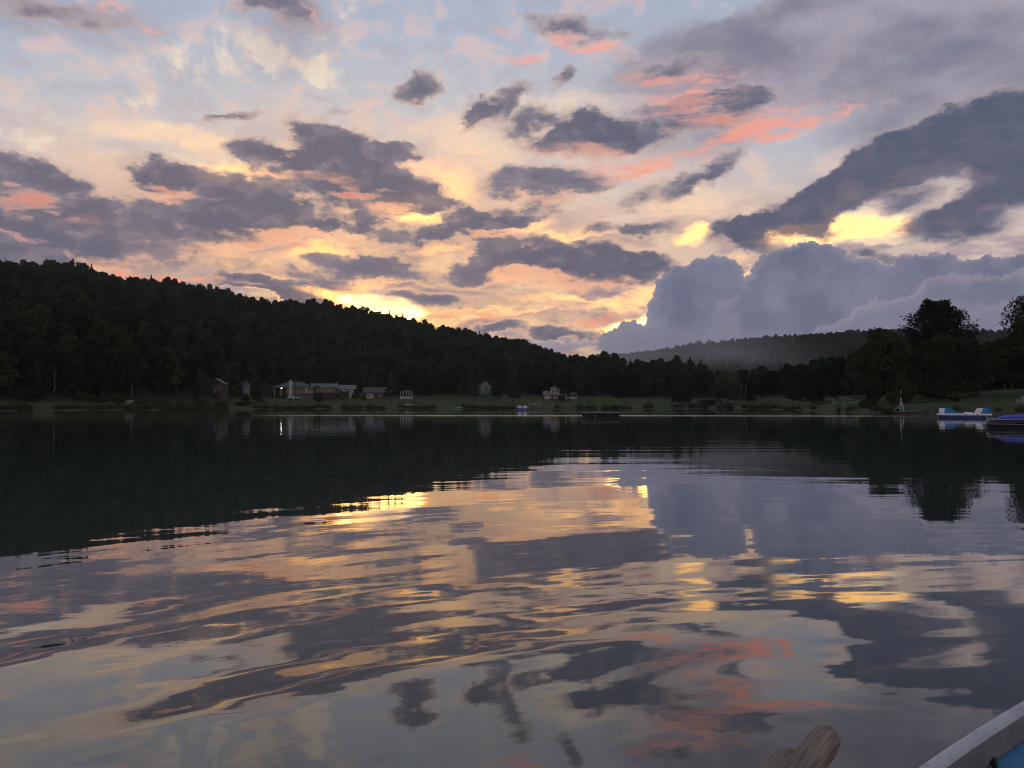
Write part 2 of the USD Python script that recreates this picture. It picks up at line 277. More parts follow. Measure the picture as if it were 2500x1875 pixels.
# shapes
def box(sx, sy, sz, at=(0, 0, 0), rz=0.0, bevel=0.0):
    """a box standing on at"""
    if bevel:
        b = min(bevel, sx * .45, sy * .45, sz * .45)
        pts = [(x, y, z) for x in (-1, 1) for y in (-1, 1) for z in (-1, 1)]
        v = []
        for x, y, z in pts:
            hx, hy, hz = sx / 2, sy / 2, sz / 2
            v += [(x * (hx - b), y * (hy - b), z * hz), (x * hx, y * (hy - b), z * (hz - b)), (x * (hx - b), y * hy, z * (hz - b))]
        m = trimesh.convex.convex_hull(np.array(v))
    else: m = trimesh.creation.box((sx, sy, sz))
    m.apply_translation((0, 0, sz / 2))
    if rz: m.apply_transform(trimesh.transformations.rotation_matrix(math.radians(rz), (0, 0, 1)))
    m.apply_translation(at); return m
def bar(a, b, r, n=8, r2=None):
    """a round bar from a to b"""
    a, b = np.array(a, float), np.array(b, float); d = b - a; L = np.linalg.norm(d); d = d / L
    up = np.array([0, 0, 1.0]) if abs(d[2]) < .9 else np.array([1.0, 0, 0])
    u = np.cross(d, up); u /= np.linalg.norm(u); w = np.cross(d, u); r2 = r if r2 is None else r2
    t = np.arange(n) / n * 2 * math.pi
    ring = np.cos(t)[:, None] * u + np.sin(t)[:, None] * w
    v = np.vstack([a + ring * r, b + ring * r2, a, b]); f = []
    for i in range(n):
        j = (i + 1) % n; f += [(i, n + i, j), (j, n + i, n + j), (j, 2 * n, i), (n + i, 2 * n + 1, n + j)]
    return trimesh.Trimesh(v, f, process=False)
def prism(poly, y0, y1):
    """an outline in the xz plane, given depth from y0 to y1"""
    m = trimesh.creation.extrude_polygon(sg.Polygon(poly), y1 - y0, engine='earcut')
    v = m.vertices.copy(); m.vertices = np.stack([v[:, 0], y1 - v[:, 2], v[:, 1]], 1)
    return m
def loft(rings, closed=True, caps=True):
    """rings of the same number of points joined into one skin"""
    R = np.array(rings, float); k, n, _ = R.shape; f = []
    for i in range(k - 1):
        for j in range(n if closed else n - 1):
            a, b = i * n + j, i * n + (j + 1) % n; c, d = a + n, b + n
            f += [(a, b, d), (a, d, c)]
    v = R.reshape(-1, 3)
    if caps:
        v = np.vstack([v, R[0].mean(0), R[-1].mean(0)])
        for j in range(n):
            f += [(j, k * n, (j + 1) % n), ((k - 1) * n + j, (k - 1) * n + (j + 1) % n, k * n + 1)]
    m = trimesh.Trimesh(v, f, process=False); m.fix_normals(); return m

# ------------------------------------------------------------------ materials
LOOKS = {}
def paint(name, color, rough=0.6, vary=0.25, scale=3.0, metal=0.0, bump=0.0, spec=0.4, coat=0.0, wear=None):
    """an even paint or a raw stuff with some dirt in it"""
    if name in LOOKS: return LOOKS[name]
    g = Graph(); p = g.add('texture_coordinate', 'object')
    n = g.noise(p, scale, 5.0, 0.6); c = tuple(color)
    col = g.mix(g.step(n, 0.3, 0.7), tuple(x * (1 - vary) for x in c), tuple(min(1, x * (1 + vary * .5)) for x in c))
    if wear:
        col = g.mix(g.step(g.noise(p, scale * 4, 5.0, 0.65), 0.56, 0.68), col, wear)
    ins = dict(base_color=col, roughness=g.step(n, 0.2, 0.8, rough * .85, min(1, rough * 1.15)))
    if bump:
        ins['normal'] = g.add('bump', 'normal', {'strength': 0.6, 'distance': bump}, height=g.noise(p, scale * 6, 4.0, 0.6))
    b = g.add('principled_bsdf', 'BSDF', {'metallic': metal, 'specular_ior_level': spec, 'coat_weight': coat}, **ins)
    LOOKS[name] = g.material('/World/Looks/' + name, surface=b); return LOOKS[name]
def wood(name, color, rough=0.8, along=(1, 0, 0), scale=18.0, contrast=0.5):
    if name in LOOKS: return LOOKS[name]
    g = Graph(); p = g.add('texture_coordinate', 'object')
    s = tuple(0.08 if a else 1.0 for a in along)
    q = g.add('mapping', 'vector', {'mapping_type': 'point', 'scale': s}, vector=p)
    n = g.noise(q, scale, 6.0, 0.65, 0.6); m = g.noise(p, 3.0, 3.0)
    col = g.mix(g.step(n, 0.35, 0.65), tuple(x * (1 - contrast) for x in color), tuple(color))
    col = g.mix(g.step(m, 0.35, 0.7, 0, .4), col, tuple(x * .6 for x in color))
    nb = g.add('bump', 'normal', {'strength': 0.7, 'distance': 0.003}, height=n)
    b = g.add('principled_bsdf', 'BSDF', {'specular_ior_level': 0.25, 'roughness': rough}, base_color=col, normal=nb)
    LOOKS[name] = g.material('/World/Looks/' + name, surface=b); return LOOKS[name]
def foliage(name, a, b, through=0.25):
    if name in LOOKS: return LOOKS[name]
    g = Graph(); r = g.add('geometry', 'random_per_island'); o = g.add('object_info', 'random')
    col = g.mix(r, a, b)
    col = g.mix(1.0, col, g.mix(o, (.45, .5, .56), (1.55, 1.45, 1.2)), 'multiply')
    d = g.add('diffuse_bsdf', 'BSDF', color=col); t = g.add('translucent_bsdf', 'BSDF', color=col)
    LOOKS[name] = g.material('/World/Looks/' + name, surface=g.add('mix_closure', 'closure', fac=through, closure1=d, closure2=t)); return LOOKS[name]

LEAF = foliage('leaves', (.026, .046, .020), (.050, .078, .030))
LEAF_LIGHT = foliage('light_leaves', (.060, .090, .035), (.095, .130, .050))
LEAF_GREY = foliage('grey_green_leaves', (.050, .070, .045), (.080, .105, .066))
NEEDLE = foliage('needles', (.018, .032, .018), (.032, .050, .026), 0.12)
SHRUBLEAF = foliage('shrub_leaves', (.034, .050, .020), (.060, .080, .032))
BARK = paint('bark', (.075, .060, .048), 0.95, 0.4, 4.0, bump=0.03, spec=.1)
PALE_BARK = paint('pale_bark', (.30, .28, .25), 0.9, 0.4, 3.0, spec=.1)

# ------------------------------------------------------------------ the lie of the land
def table(rows): r = np.array(rows, float); return lambda a: np.interp(a, r[:, 0], r[:, 1])
shore_at = table([(-180, 130), (-90, 140), (-60, 150), (-40, 150), (-34, 158), (-27, 178), (-18, 212), (-9, 236), (0, 247), (8, 247), (14, 238), (17, 218), (19, 185), (21, 152), (23, 124), (25, 110), (27, 101), (30, 98), (34, 92), (38, 86), (45, 76), (60, 66), (90, 80), (180, 130)])
lawn_deep = table([(-180, 30), (-60, 20), (-34, 20), (-24, 26), (-18, 70), (-12, 92), (0, 84), (8, 80), (16, 78), (20, 62), (26, 56), (34, 62), (60, 40), (180, 30)])
lawn_rise = table([(-180, 2), (-34, 1.7), (-22, 1.9), (-16, 4.2), (0, 5.4), (8, 4.6), (16, 3.6), (22, 3.0), (28, 3.2), (34, 3.8), (60, 3), (180, 3)])
def skyline(rows):
    r = [(azel(X, Y)[0], math.degrees(math.atan(ray(X, Y)[2] / math.hypot(*ray(X, Y)[:2])))) for X, Y in rows]
    return r
near_ridge_el = table([(-180, 3), (-60, 7)] + skyline([(0, 638), (149, 654), (253, 670), (364, 687), (519, 707), (642, 730), (700, 739), (859, 750), (949, 768), (1068, 797), (1187, 825), (1277, 836), (1379, 862), (1440, 872), (1503, 876), (1560, 886), (1700, 892), (1850, 896), (2100, 902), (2500, 905)]) + [(60, 2.5), (180, 3)])
near_ridge_d = table([(-180, 400), (-60, 560), (-34, 600), (-20, 620), (-10, 640), (0, 620), (4, 560), (8, 460), (14, 420), (20, 340), (25, 270), (34, 250), (60, 250), (180, 400)])
far_ridge_el = table([(-180, 1), (-60, 1), (-5, 2.0)] + skyline([(1440, 878), (1503, 871), (1539, 866), (1599, 857), (1673, 847), (1773, 835), (1847, 830), (1947, 826), (2020, 820), (2103, 815), (2388, 816), (2500, 818)]) + [(60, 4), (180, 1)])
FAR_D = 1150.0; CREST_TREE = 8.0
def ground_z(x, y):
    x, y = np.asarray(x, float), np.asarray(y, float)
    a, r = np.degrees(np.arctan2(x, y)), np.hypot(x, y)
    s, ld, lr = shore_at(a), lawn_deep(a), lawn_rise(a)
    d = r - s
    bank = np.where(d < 0, np.maximum(d * .22, -2.2), .35 * (1 - np.exp(-np.maximum(d, 0) / 1.2)))
    t = np.clip(d / ld, 0, 1)
    z = bank + np.where(d > 0, (lr - .35) * t ** 1.15, 0)
    dr = near_ridge_d(a); zr = EYE[2] + np.tan(np.radians(near_ridge_el(a))) * dr - CREST_TREE
    t2 = np.clip((r - s - ld) / (dr - s - ld), 0, 1)
    z = np.where(d > ld, lr + (np.maximum(zr, lr) - lr) * (t2 ** 0.92), z)
    z = np.where(r > dr, np.maximum(zr - (r - dr) * .10, 0.3 * zr), z)
    zf = EYE[2] + np.tan(np.radians(far_ridge_el(a))) * FAR_D - CREST_TREE
    t3 = np.clip((r - 620) / (FAR_D - 620), 0, 1); t3 = t3 * t3 * (3 - 2 * t3)
    f = np.where(r > FAR_D, zf * np.clip(1 - (r - FAR_D) / 4000, 0, 1), zf * t3)
    z = np.where(r > 620, np.maximum(z, f), z)
    p = np.stack([x / 42, y / 42, np.zeros_like(x)], -1)
    rough = (meshkit.fbm(p, 4, 3) - .5) * np.clip((d - ld) / 60, 0, 1) * 9
    p2 = np.stack([x / 9, y / 9, np.zeros_like(x)], -1)
    return z + rough + (meshkit.fbm(p2, 3, 5) - .5) * .5 * np.clip(d / 12, 0, 1)
def ground(X, dist):
    """the point of the land at a horizontal bearing X of the photograph, dist metres ahead"""
    p = spot(X, dist); p[2] = float(ground_z(p[0], p[1])); return p

az = np.unique(np.concatenate([np.arange(-180, -46, 3.0), np.arange(-46, 46.01, 0.4), np.arange(46, 181, 3.0)]))
off = np.concatenate([[-10, -5, -2, -.8, 0, .4, 1, 2, 4, 7], np.arange(11, 120, 5.0), np.arange(122, 480, 14.0), np.arange(490, 1200, 40.0), [1300, 1600, 2200, 3200, 4800, 6000]])
AZ, OFF = np.meshgrid(az, off, indexing='ij')
wig = (meshkit.fbm(np.stack([AZ * 1.3, AZ * 0, AZ * 0], -1), 4, 11) - .5) * 7
Rr = shore_at(AZ) + OFF + wig * np.clip(1 - np.abs(OFF) / 30, 0, 1)
XX, YY = Rr * np.sin(np.radians(AZ)), Rr * np.cos(np.radians(AZ))
ZZ = np.where(OFF <= -5, np.minimum(ground_z(XX, YY), -.5), ground_z(XX, YY))
na, no = AZ.shape
idx = np.arange(na * no).reshape(na, no)
F = np.stack([idx[:-1, :-1], idx[1:, :-1], idx[1:, 1:], idx[:-1, 1:]], -1).reshape(-1, 4)[:, ::-1]
g = Graph(); p = g.add('geometry', 'position')
n1, n2 = g.noise(p, 0.06, 5.0, 0.6), g.noise(p, 0.9, 6.0, 0.65)
grass = g.mix(g.step(n1, 0.35, 0.65), (.028, .050, .016), (.050, .078, .024))
grass = g.mix(g.step(n2, 0.35, 0.75, 0.0, 0.6), grass, (.050, .055, .026))
px, py, pz = g.sep(p)
mud = g.mix(n2, (.035, .030, .022), (.075, .065, .05))
grass = g.mix(g.add('attribute', 'fac', {'attribute': 'wooded'}), grass, g.mix(n2, (.016, .018, .010), (.034, .032, .020)))
col = g.mix(g.step(pz, 0.12, 0.34), mud, grass)
nrm = g.add('bump', 'normal', {'strength': 0.8, 'distance': 0.25}, height=n2)
LAND = g.material('/World/Looks/land', surface=g.add('principled_bsdf', 'BSDF', {'roughness': 1.0, 'specular_ior_level': 0.1}, base_color=col, normal=nrm))
land = structure('terrain', (np.stack([XX, YY, ZZ], -1).reshape(-1, 3), F), LAND, smooth=True)
wooded = np.clip((OFF - lawn_deep(AZ) + 3) / 6, 0, 1).reshape(-1)          # where the grass gives way to the forest floor
UsdGeom.PrimvarsAPI(land).CreatePrimvar('wooded', Sdf.ValueTypeNames.FloatArray, 'vertex').Set(Vt.FloatArray.FromNumpy(wooded.astype(np.float32)))

# ------------------------------------------------------------------ water: still, with rings spreading from the boat and cat's paws further out
g = Graph(); p = g.add('geometry', 'position'); px, py, pz = g.sep(p)
dist = g.vec('length', p, out='value')
def rings(cx, cy, wl, wob, wobscale):
    q = g.vec('subtract', p, (cx, cy, 0))
    r = g.vec('length', q, out='value')
    n = g.noise(p, wobscale, 2.0, 0.5)
    ph = g.math('multiply', g.math('multiply_add', g.math('subtract', n, 0.5), wob, r), 2 * math.pi / wl)
    return g.math('sine', ph), r
def amp(base, near, far):      # amplitude that dies away with distance
    return g.step(dist, near, far, base, 0.0)
s1, r1 = rings(3.8, -2.4, 1.05, 0.55, 0.35)
s2, r2 = rings(3.3, -1.6, 0.56, 0.35, 0.6)
s3, r3 = rings(4.6, -3.4, 0.31, 0.25, 1.0)
crest = g.noise(g.add('mapping', 'vector', {'mapping_type': 'point', 'rotation': (0, 0, math.radians(-34)), 'scale': (0.22, 0.9, 1)}, vector=p), 1.0, 3.0, 0.55)
cm = g.step(crest, 0.36, 0.66)
h = g.math('multiply', s1, g.math('multiply', g.step(dist, 2.8, 6.0, 0.0056, 0.0004), g.math('multiply_add', cm, 0.8, 0.25)))
h = g.math('multiply_add', s2, g.math('multiply', g.step(dist, 2.4, 5.5, 0.0023, 0.0002), cm), h)
h = g.math('multiply_add', s3, g.math('multiply', amp(0.0005, 2.0, 5.0), cm), h)
# the slack, slightly uneven surface everywhere: long swells and a fine shiver
lay = g.add('mapping', 'vector', {'mapping_type': 'point', 'scale': (0.35, 1.0, 1)}, vector=p)
h = g.math('multiply_add', g.noise(lay, 0.55, 3.0, 0.5), g.step(dist, 3.0, 12.0, 0.002, 0.005), h)
# irregular long-crested ripples that follow the rings
qx, qy, qz = g.sep(g.vec('subtract', p, (3.8, -2.4, 0)))
arc = g.math('multiply', g.math('arctan2', qx, qy), 1.2)
h = g.math('multiply_add', g.noise(g.xyz(arc, g.math('multiply', r1, 1.05), 0.0), 1.0, 2.5, 0.46), g.step(dist, 2.6, 8.0, 0.0185, 0.0034), h)
h = g.math('multiply_add', g.noise(g.xyz(g.math('multiply', arc, 2.8), g.math('multiply', r1, 3.6), 4.0), 1.0, 3.0, 0.5), g.step(dist, 2.4, 9.0, 0.0010, 0.0003), h)
h = g.math('multiply_add', g.noise(lay, 3.2, 3.0, 0.55), g.math('multiply_add', g.step(crest, 0.45, 0.7), 0.0007, 0.0006), h)
# cat's paws
pn = g.noise(g.add('mapping', 'vector', {'mapping_type': 'point', 'scale': (0.02, 0.08, 1)}, vector=p), 1.0, 3.0, 0.5)
line = g.math('absolute', g.math('subtract', g.math('multiply_add', g.math('subtract', pn, 0.5), 12.0, py), 71.0))
paw = g.math('multiply', g.step(line, 4.6, 2.4), g.math('multiply', g.step(px, -30.0, -14.0), g.step(px, 48.0, 30.0)))
g_far = g.math('multiply', g.step(pn, 0.54, 0.66, 0.0, 0.05), g.step(dist, 25.0, 60.0))
g_bay = g.math('multiply', g.step(g.noise(g.add('mapping', 'vector', {'mapping_type': 'point', 'scale': (0.05, 0.25, 1)}, vector=p), 1.0, 4.0, 0.6), 0.52, 0.7), g.math('multiply', g.step(dist, 5.0, 9.0), g.step(dist, 22.0, 12.0)))
fine = g.noise(g.add('mapping', 'vector', {'mapping_type': 'point', 'scale': (0.5, 1.0, 1)}, vector=p), 7.0, 3.0, 0.6)
h = g.math('multiply_add', fine, g.math('multiply_add', paw, 0.05, g.math('multiply_add', g_bay, 0.0007, g.math('multiply', g_far, 0.016))), h)
nrm = g.add('bump', 'normal', {'strength': 1.0, 'distance': 1.0}, height=h)
fr = g.math('power', g.add('fresnel', 'fac', {'IOR': 1.33}), 0.75)
fac = g.math('multiply_add', fr, 0.93, 0.025)
gl = g.add('glossy_bsdf', 'BSDF', {'color': (1, 1, 1), 'roughness': 0.02, 'distribution': 'ggx'}, normal=nrm)
body = g.add('diffuse_bsdf', 'BSDF', {'color': (.014, .018, .015)})
WATER = g.material('/World/Looks/lake_water', surface=g.add('mix_closure', 'closure', fac=fac, closure1=body, closure2=gl))
ring_r = np.array([0, 4, 12, 30, 60, 120, 220, 300])
th = np.radians(np.arange(0, 360, 6.0))
V = np.concatenate([np.stack([r * np.sin(th), r * np.cos(th), 0 * th], -1) for r in ring_r[1:]] + [np.zeros((1, 3))])
nt = len(th); FF = []
for k in range(len(ring_r) - 2):
    for j in range(nt):
        a, b = k * nt + j, k * nt + (j + 1) % nt
        FF += [(a, a + nt, b), (b, a + nt, b + nt)]
FF += [((j + 1) % nt, len(V) - 1, j) for j in range(nt)]
wm = trimesh.Trimesh(V, FF, process=False)
if wm.face_normals[:, 2].mean() < 0: wm.invert()
structure('water', wm, WATER)

# ------------------------------------------------------------------ trees
def leaf_quads(pts, nrm, size, r, spread=0.7):
    n = len(pts)
    nn = nrm + r.normal(0, spread, (n, 3)); nn /= np.linalg.norm(nn, axis=1, keepdims=True)
    t = np.cross(nn, r.normal(0, 1, (n, 3))); t /= np.linalg.norm(t, axis=1, keepdims=True)
    b = np.cross(nn, t); s = (size * r.uniform(.6, 1.4, n))[:, None]
    k = r.uniform(.45, .8, n)[:, None]
    v = np.stack([pts - t * s * .5 - b * s * k * .2, pts + b * s * k * -.5, pts + t * s * .5 + b * s * k * .1, pts + b * s * k * .55], 1).reshape(-1, 3)
    f = np.arange(n * 4).reshape(n, 4)
    return v, np.vstack([f[:, [0, 1, 2]], f[:, [0, 2, 3]]])
def trunk_mesh(r, H, base, limbs, lean=0.0):
    parts, p = [], np.zeros(3); steps = 4
    q = [np.array([lean * (i / steps) ** 1.4 * H + r.normal(0, .012 * H) * (i > 0), r.normal(0, .012 * H) * (i > 0), H * i / steps]) for i in range(steps + 1)]
    for i in range(steps):
        parts.append(bar(q[i], q[i + 1], base * (1 - .8 * i / steps), 7, base * (1 - .8 * (i + 1) / steps)))
    for e in limbs:
        i = r.integers(1, steps); s = q[i] + (q[i + 1] - q[i]) * r.random()
        parts.append(bar(s, (s * .35 + np.array(e) * .65) + np.array([0, 0, -.04 * H]), base * .4, 5, base * .2))
        parts.append(bar((s * .35 + np.array(e) * .65) + np.array([0, 0, -.04 * H]), e, base * .2, 4, base * .06))
    return trimesh.util.concatenate(parts)
def leafy_tree(seed, H, R, n, size, crown_from=0.22, lobes=12, lean=0.0, top=1.0, droop=0.0):
    """(trunk, crown) of a broad-leaved tree: leaf clumps on the shells of many unequal lobes"""
    r = np.random.default_rng(seed); L = []
    z0 = H * crown_from
    for i in range(lobes):
        t = (i + .5) / lobes; z = z0 + (H - z0) * (.12 + .78 * t ** top)
        w = R * (math.sin(math.pi * min(1, .18 + .80 * t)) ** .7) * .62
        a = i * 2.4 + r.uniform(-.5, .5); rr = R * r.uniform(.28, .46)
        L.append((np.array([math.cos(a) * w * r.uniform(.5, 1.1), math.sin(a) * w * r.uniform(.5, 1.1), z]), rr * r.uniform(.8, 1.15), rr * r.uniform(.65, 1.0)))
    L.append((np.array([r.normal(0, .1) * R, r.normal(0, .1) * R, H - R * .3]), R * .34, R * .32))
    wt = np.array([a * a for _, a, _ in L]); which = r.choice(len(L), n, p=wt / wt.sum())
    d = r.normal(0, 1, (n, 3)); d /= np.linalg.norm(d, axis=1, keepdims=True); d[:, 2] = np.where(d[:, 2] < -.45, -d[:, 2], d[:, 2])
    rad = r.uniform(.62, 1.06, n) ** .6
    C = np.array([c for c, _, _ in L])[which]; S = np.array([(a, a, b) for _, a, b in L])[which]
    P = C + d * S * rad[:, None]
    P += (meshkit.fbm(P / (R * .22), 3, seed)[:, None] - .5) * d * R * .35
    if droop: P[:, 2] -= droop * np.hypot(P[:, 0], P[:, 1]) ** 2 / R
    P[:, 0] += lean * np.clip(P[:, 2] / H, 0, 1) ** 1.4 * H
    P = P[P[:, 2] > z0 * .5]
    v, f = leaf_quads(P, np.resize(d, (len(P), 3)), size, r)
    ends = [c + [lean * (c[2] / H) ** 1.4 * H, 0, 0] for c, _, _ in L[::2]]
    return trunk_mesh(r, H * .8, H * .022, ends, lean), (v, f)
def needle_tree(seed, H, R, n, size, crown_from=0.08, tiers=18, ragged=0.25, power=0.85):
    """(trunk, crown) of a spruce or fir: drooping whorls on a straight stem"""
    r = np.random.default_rng(seed); P, N = [], []
    for i in range(tiers):
        t = i / (tiers - 1); z = H * (crown_from + (1 - crown_from) * t * .97); w = R * (1 - t) ** power + .03 * R
        arms = max(4, int(9 - 4 * t)); per = max(3, int(n * w / (R * tiers * .62) / arms))
        for k in range(arms):
            a = k * 2 * math.pi / arms + i * .7 + r.uniform(-.25, .25); L = w * r.uniform(1 - ragged * 1.6, 1 + ragged)
            s = np.sqrt(r.random(per)) * L
            side = r.normal(0, .13, per) * L * (1.1 - s / max(L, 1e-6) * .5)
            zz = z + s * .05 - s * s / max(L, 1e-6) * .22 + r.normal(0, .024 * H * (1 - .55 * t), per)
            P.append(np.stack([math.cos(a) * s - math.sin(a) * side, math.sin(a) * s + math.cos(a) * side, zz], 1))
            N.append(np.tile([math.cos(a) * .35, math.sin(a) * .35, .9], (per, 1)))
    k = max(24, n // 30); u = r.random(k); P.append(np.stack([r.normal(0, .035 * R, k) * (1.2 - u), r.normal(0, .035 * R, k) * (1.2 - u), H * (.86 + .14 * u)], 1)); N.append(r.normal(0, .6, (k, 3)) + [0, 0, .4])
    P, N = np.vstack(P), np.vstack(N); v, f = leaf_quads(P, N, size, r, .45)
    return trunk_mesh(r, H * .84, H * .014, []), (v, f)
def tree(name, label, meshes, loc, leaf=None, bark=None, rz=0.0, group=None, category='tree', stem='trunk', mass='crown', scale=1.0):
    o = thing(name, label, category, loc, rz, group, scale)
    part(o, stem, meshes[0], bark or BARK); part(o, mass, meshes[1], leaf or LEAF); return o
def bush(seed, R, H, n, size):
    r = np.random.default_rng(seed); L = []
    for i in range(6):
        a = r.uniform(0, 6.28); w = R * r.uniform(.1, .6); L.append((np.array([math.cos(a) * w, math.sin(a) * w, H * r.uniform(.25, .55)]), R * r.uniform(.35, .55), H * r.uniform(.3, .5)))
    which = r.integers(0, len(L), n); d = r.normal(0, 1, (n, 3)); d /= np.linalg.norm(d, axis=1, keepdims=True); d[:, 2] = abs(d[:, 2]) * np.where(r.random(n) < .8, 1, -.6)
    P = np.array([c for c, _, _ in L])[which] + d * np.array([(a, a, b) for _, a, b in L])[which] * r.uniform(.6, 1.05, n)[:, None]
    P[:, 2] = np.maximum(P[:, 2], .05 * H)
    stems = [bar((0, 0, -.1), c * .9, .035 * R, 4, .012 * R) for c, _, _ in L]
    return trimesh.util.concatenate(stems), leaf_quads(P, d, size, r)
# ------------------------------------------------------------------ the damp evening air
HAZE_TOP = float(max(ZZ.max(), 125.0) + 22)
g = Graph()
HAZE = g.material('/World/Looks/haze_air', volume=g.add('principled_volume', 'volume', {'color': (.93, .94, .97), 'density': 0.00007, 'anisotropy': 0.25}))
hz = trimesh.creation.box((12600, 12600, HAZE_TOP + 4.2)); hz.apply_translation((0, 0, (HAZE_TOP - 4.2) / 2))
structure('haze', hz, HAZE, kind='stuff')
# ------------------------------------------------------------------ forest
def far_kinds():
    k = []
    for i, (H, R) in enumerate([(12, 4.6), (13, 5.2), (11, 4.2), (14, 5.0), (12.5, 5.6), (10.5, 4.0)]):
        k.append((leafy_tree(100 + i, H, R, 1900, .85, .05, 12), LEAF))
    for i, (H, R) in enumerate([(15, 3.2), (13, 3.0)]):
        k.append((needle_tree(150 + i, H, R, 1300, .9, .04, 18, .3), NEEDLE))
    return k
KINDS = far_kinds()
def clear_of(a, r):
    """no forest on lawns, by the houses or at the water"""
    return (r > shore_at(a) + lawn_deep(a) + 2)
fr = np.random.default_rng(21)
def scatter(amin, amax, rmin, rmax, spacing):
    """jittered points over a sector"""
    out = []; r = rmin
    while r < rmax:
        n = max(1, int(math.radians(amax - amin) * r / spacing)); a = np.linspace(amin, amax, n, endpoint=False) + fr.random(n) * (amax - amin) / n
        rr = r + fr.uniform(-.5, .5, n) * spacing; out.append(np.stack([a, rr], 1)); r += spacing
    return np.vstack(out)
P1 = scatter(-44, 46, 165, 665, 5.4)
KEEP = [(*spot(X, d)[:2], r) for X, d, r in [(1182, 334, 9), (1182, 324, 8), (596, 262, 8), (528, 240, 9), (58, 180, 8), (10, 185, 6), (1894, 290, 8), (728, 282, 14), (790, 290, 14), (842, 308, 10), (918, 304, 10), (1365, 306, 13), (2292, 140, 6), (2312, 122, 9), (2168, 124, 8), (2496, 112, 9)]]
xy = np.stack([P1[:, 1] * np.sin(np.radians(P1[:, 0])), P1[:, 1] * np.cos(np.radians(P1[:, 0]))], 1)
P1 = P1[np.all([np.hypot(xy[:, 0] - kx, xy[:, 1] - ky) > kr for kx, ky, kr in KEEP], axis=0)]
P1 = P1[clear_of(P1[:, 0], P1[:, 1]) & (P1[:, 1] < near_ridge_d(P1[:, 0]) + 18)]
P2 = scatter(2, 46, 680, FAR_D + 14, 8.5)
el2 = np.degrees(np.arctan2(ground_z(P2[:, 1] * np.sin(np.radians(P2[:, 0])), P2[:, 1] * np.cos(np.radians(P2[:, 0]))) + 14, P2[:, 1]))
P2 = P2[el2 > near_ridge_el(P2[:, 0]) - .5]
front = P1[:, 1] - shore_at(P1[:, 0]) - lawn_deep(P1[:, 0])
vis = (np.abs(P1[:, 0]) < 34.5)
order = np.argsort(np.where(vis, P1[:, 1] + front * 1.5, 1e6))
N_SINGLE = 235
single, rest = P1[order[:N_SINGLE]], P1[order[N_SINGLE:]]
def put(a, r, sink=.3):
    x, y = r * math.sin(math.radians(a)), r * math.cos(math.radians(a)); return (x, y, float(ground_z(x, y)) - sink)
def instances(name, pts, smin, smax, conifers=.16):
    pi = UsdGeom.PointInstancer.Define(stage, '/World/' + name); paths = []
    for i, ((tr, cr), leaf) in enumerate(KINDS):
        x = UsdGeom.Xform.Define(stage, f'/World/{name}/kinds/tree_{i:03d}')
        usdkit.mesh(stage, f'/World/{name}/kinds/tree_{i:03d}/trunk', tr, BARK); usdkit.mesh(stage, f'/World/{name}/kinds/tree_{i:03d}/crown', cr, leaf)
        paths.append(x.GetPath())
    pi.CreatePrototypesRel().SetTargets(paths); n = len(pts)
    x, y = pts[:, 1] * np.sin(np.radians(pts[:, 0])), pts[:, 1] * np.cos(np.radians(pts[:, 0])); z = ground_z(x, y) - .4
    k = np.where(fr.random(n) < conifers, fr.integers(6, 8, n), fr.integers(0, 6, n))
    s = fr.uniform(smin, smax, n) * np.where((pts[:, 0] > 14) & (pts[:, 1] < 480), .68, 1.0) * (.8 + .5 * meshkit.noise(np.stack([x / 30, y / 30, 0 * x], -1), 9)); t = fr.uniform(0, math.pi, n)
    pi.CreateProtoIndicesAttr(Vt.IntArray.FromNumpy(k.astype(np.int32)))
    pi.CreatePositionsAttr(Vt.Vec3fArray.FromNumpy(np.stack([x, y, z], 1).astype(np.float32)))
    pi.CreateOrientationsAttr(Vt.QuathArray([Gf.Quath(float(math.cos(a)), 0.0, 0.0, float(math.sin(a))) for a in t]))
    pi.CreateScalesAttr(Vt.Vec3fArray.FromNumpy(np.stack([s, s, s * fr.uniform(.85, 1.15, n)], 1).astype(np.float32)))
    return say(pi.GetPrim(), None, None, None, 'stuff')
say(instances('hillside_forest', rest, .58, .76, .10), 'dark leafy forest covering the long hillside left of the sunset', 'forest')
say(instances('far_hill_forest', P2, .60, .78, .08), 'hazy forest on the far hill at the right, behind the mist', 'forest')
FIRST = {}
MARKS = [(20, 'left edge of the picture'), (120, 'tallest pale bare trunk'), (215, 'right pale bare trunk'), (318, 'white lawn bench'), (440, 'gap between bench and dark cabin'), (530, 'dark cabin'), (598, 'small white cottage'), (690, 'lit lamp'), (735, 'white chimney'), (790, 'green porch house'), (843, 'grey roofed house'), (912, 'brown cottage'), (992, 'white pavilion'), (1090, 'green covered dinghy'), (1182, 'grey gabled house'), (1254, 'light green maple'), (1310, 'two picnic tables'), (1365, 'two storey white house'), (1440, 'left end of the swim raft'), (1500, 'right end of the swim raft'), (1560, 'spruces above the raft'), (1660, 'low tree on the bank'), (1775, 'dome shaped willow'), (1850, 'pale blue boat'), (1894, 'right white gabled house'), (1985, 'rounded willow'), (2046, 'white post'), (2110, 'boat lift'), (2168, 'flag dock'), (2292, 'tall white pine'), (2415, 'gap right of the pine'), (2490, 'right edge of the picture')]
ORD = ['leftmost', 'second from left', 'third from left', 'fourth from left', 'fifth from left', 'sixth from left', 'seventh from left', 'eighth from left', 'ninth from left', 'tenth from left', 'eleventh from left', 'twelfth from left', 'thirteenth from left', 'fourteenth from left', 'fifteenth from left', 'sixteenth from left', 'seventeenth from left', 'eighteenth from left', 'nineteenth from left', 'twentieth from left']
plan = []
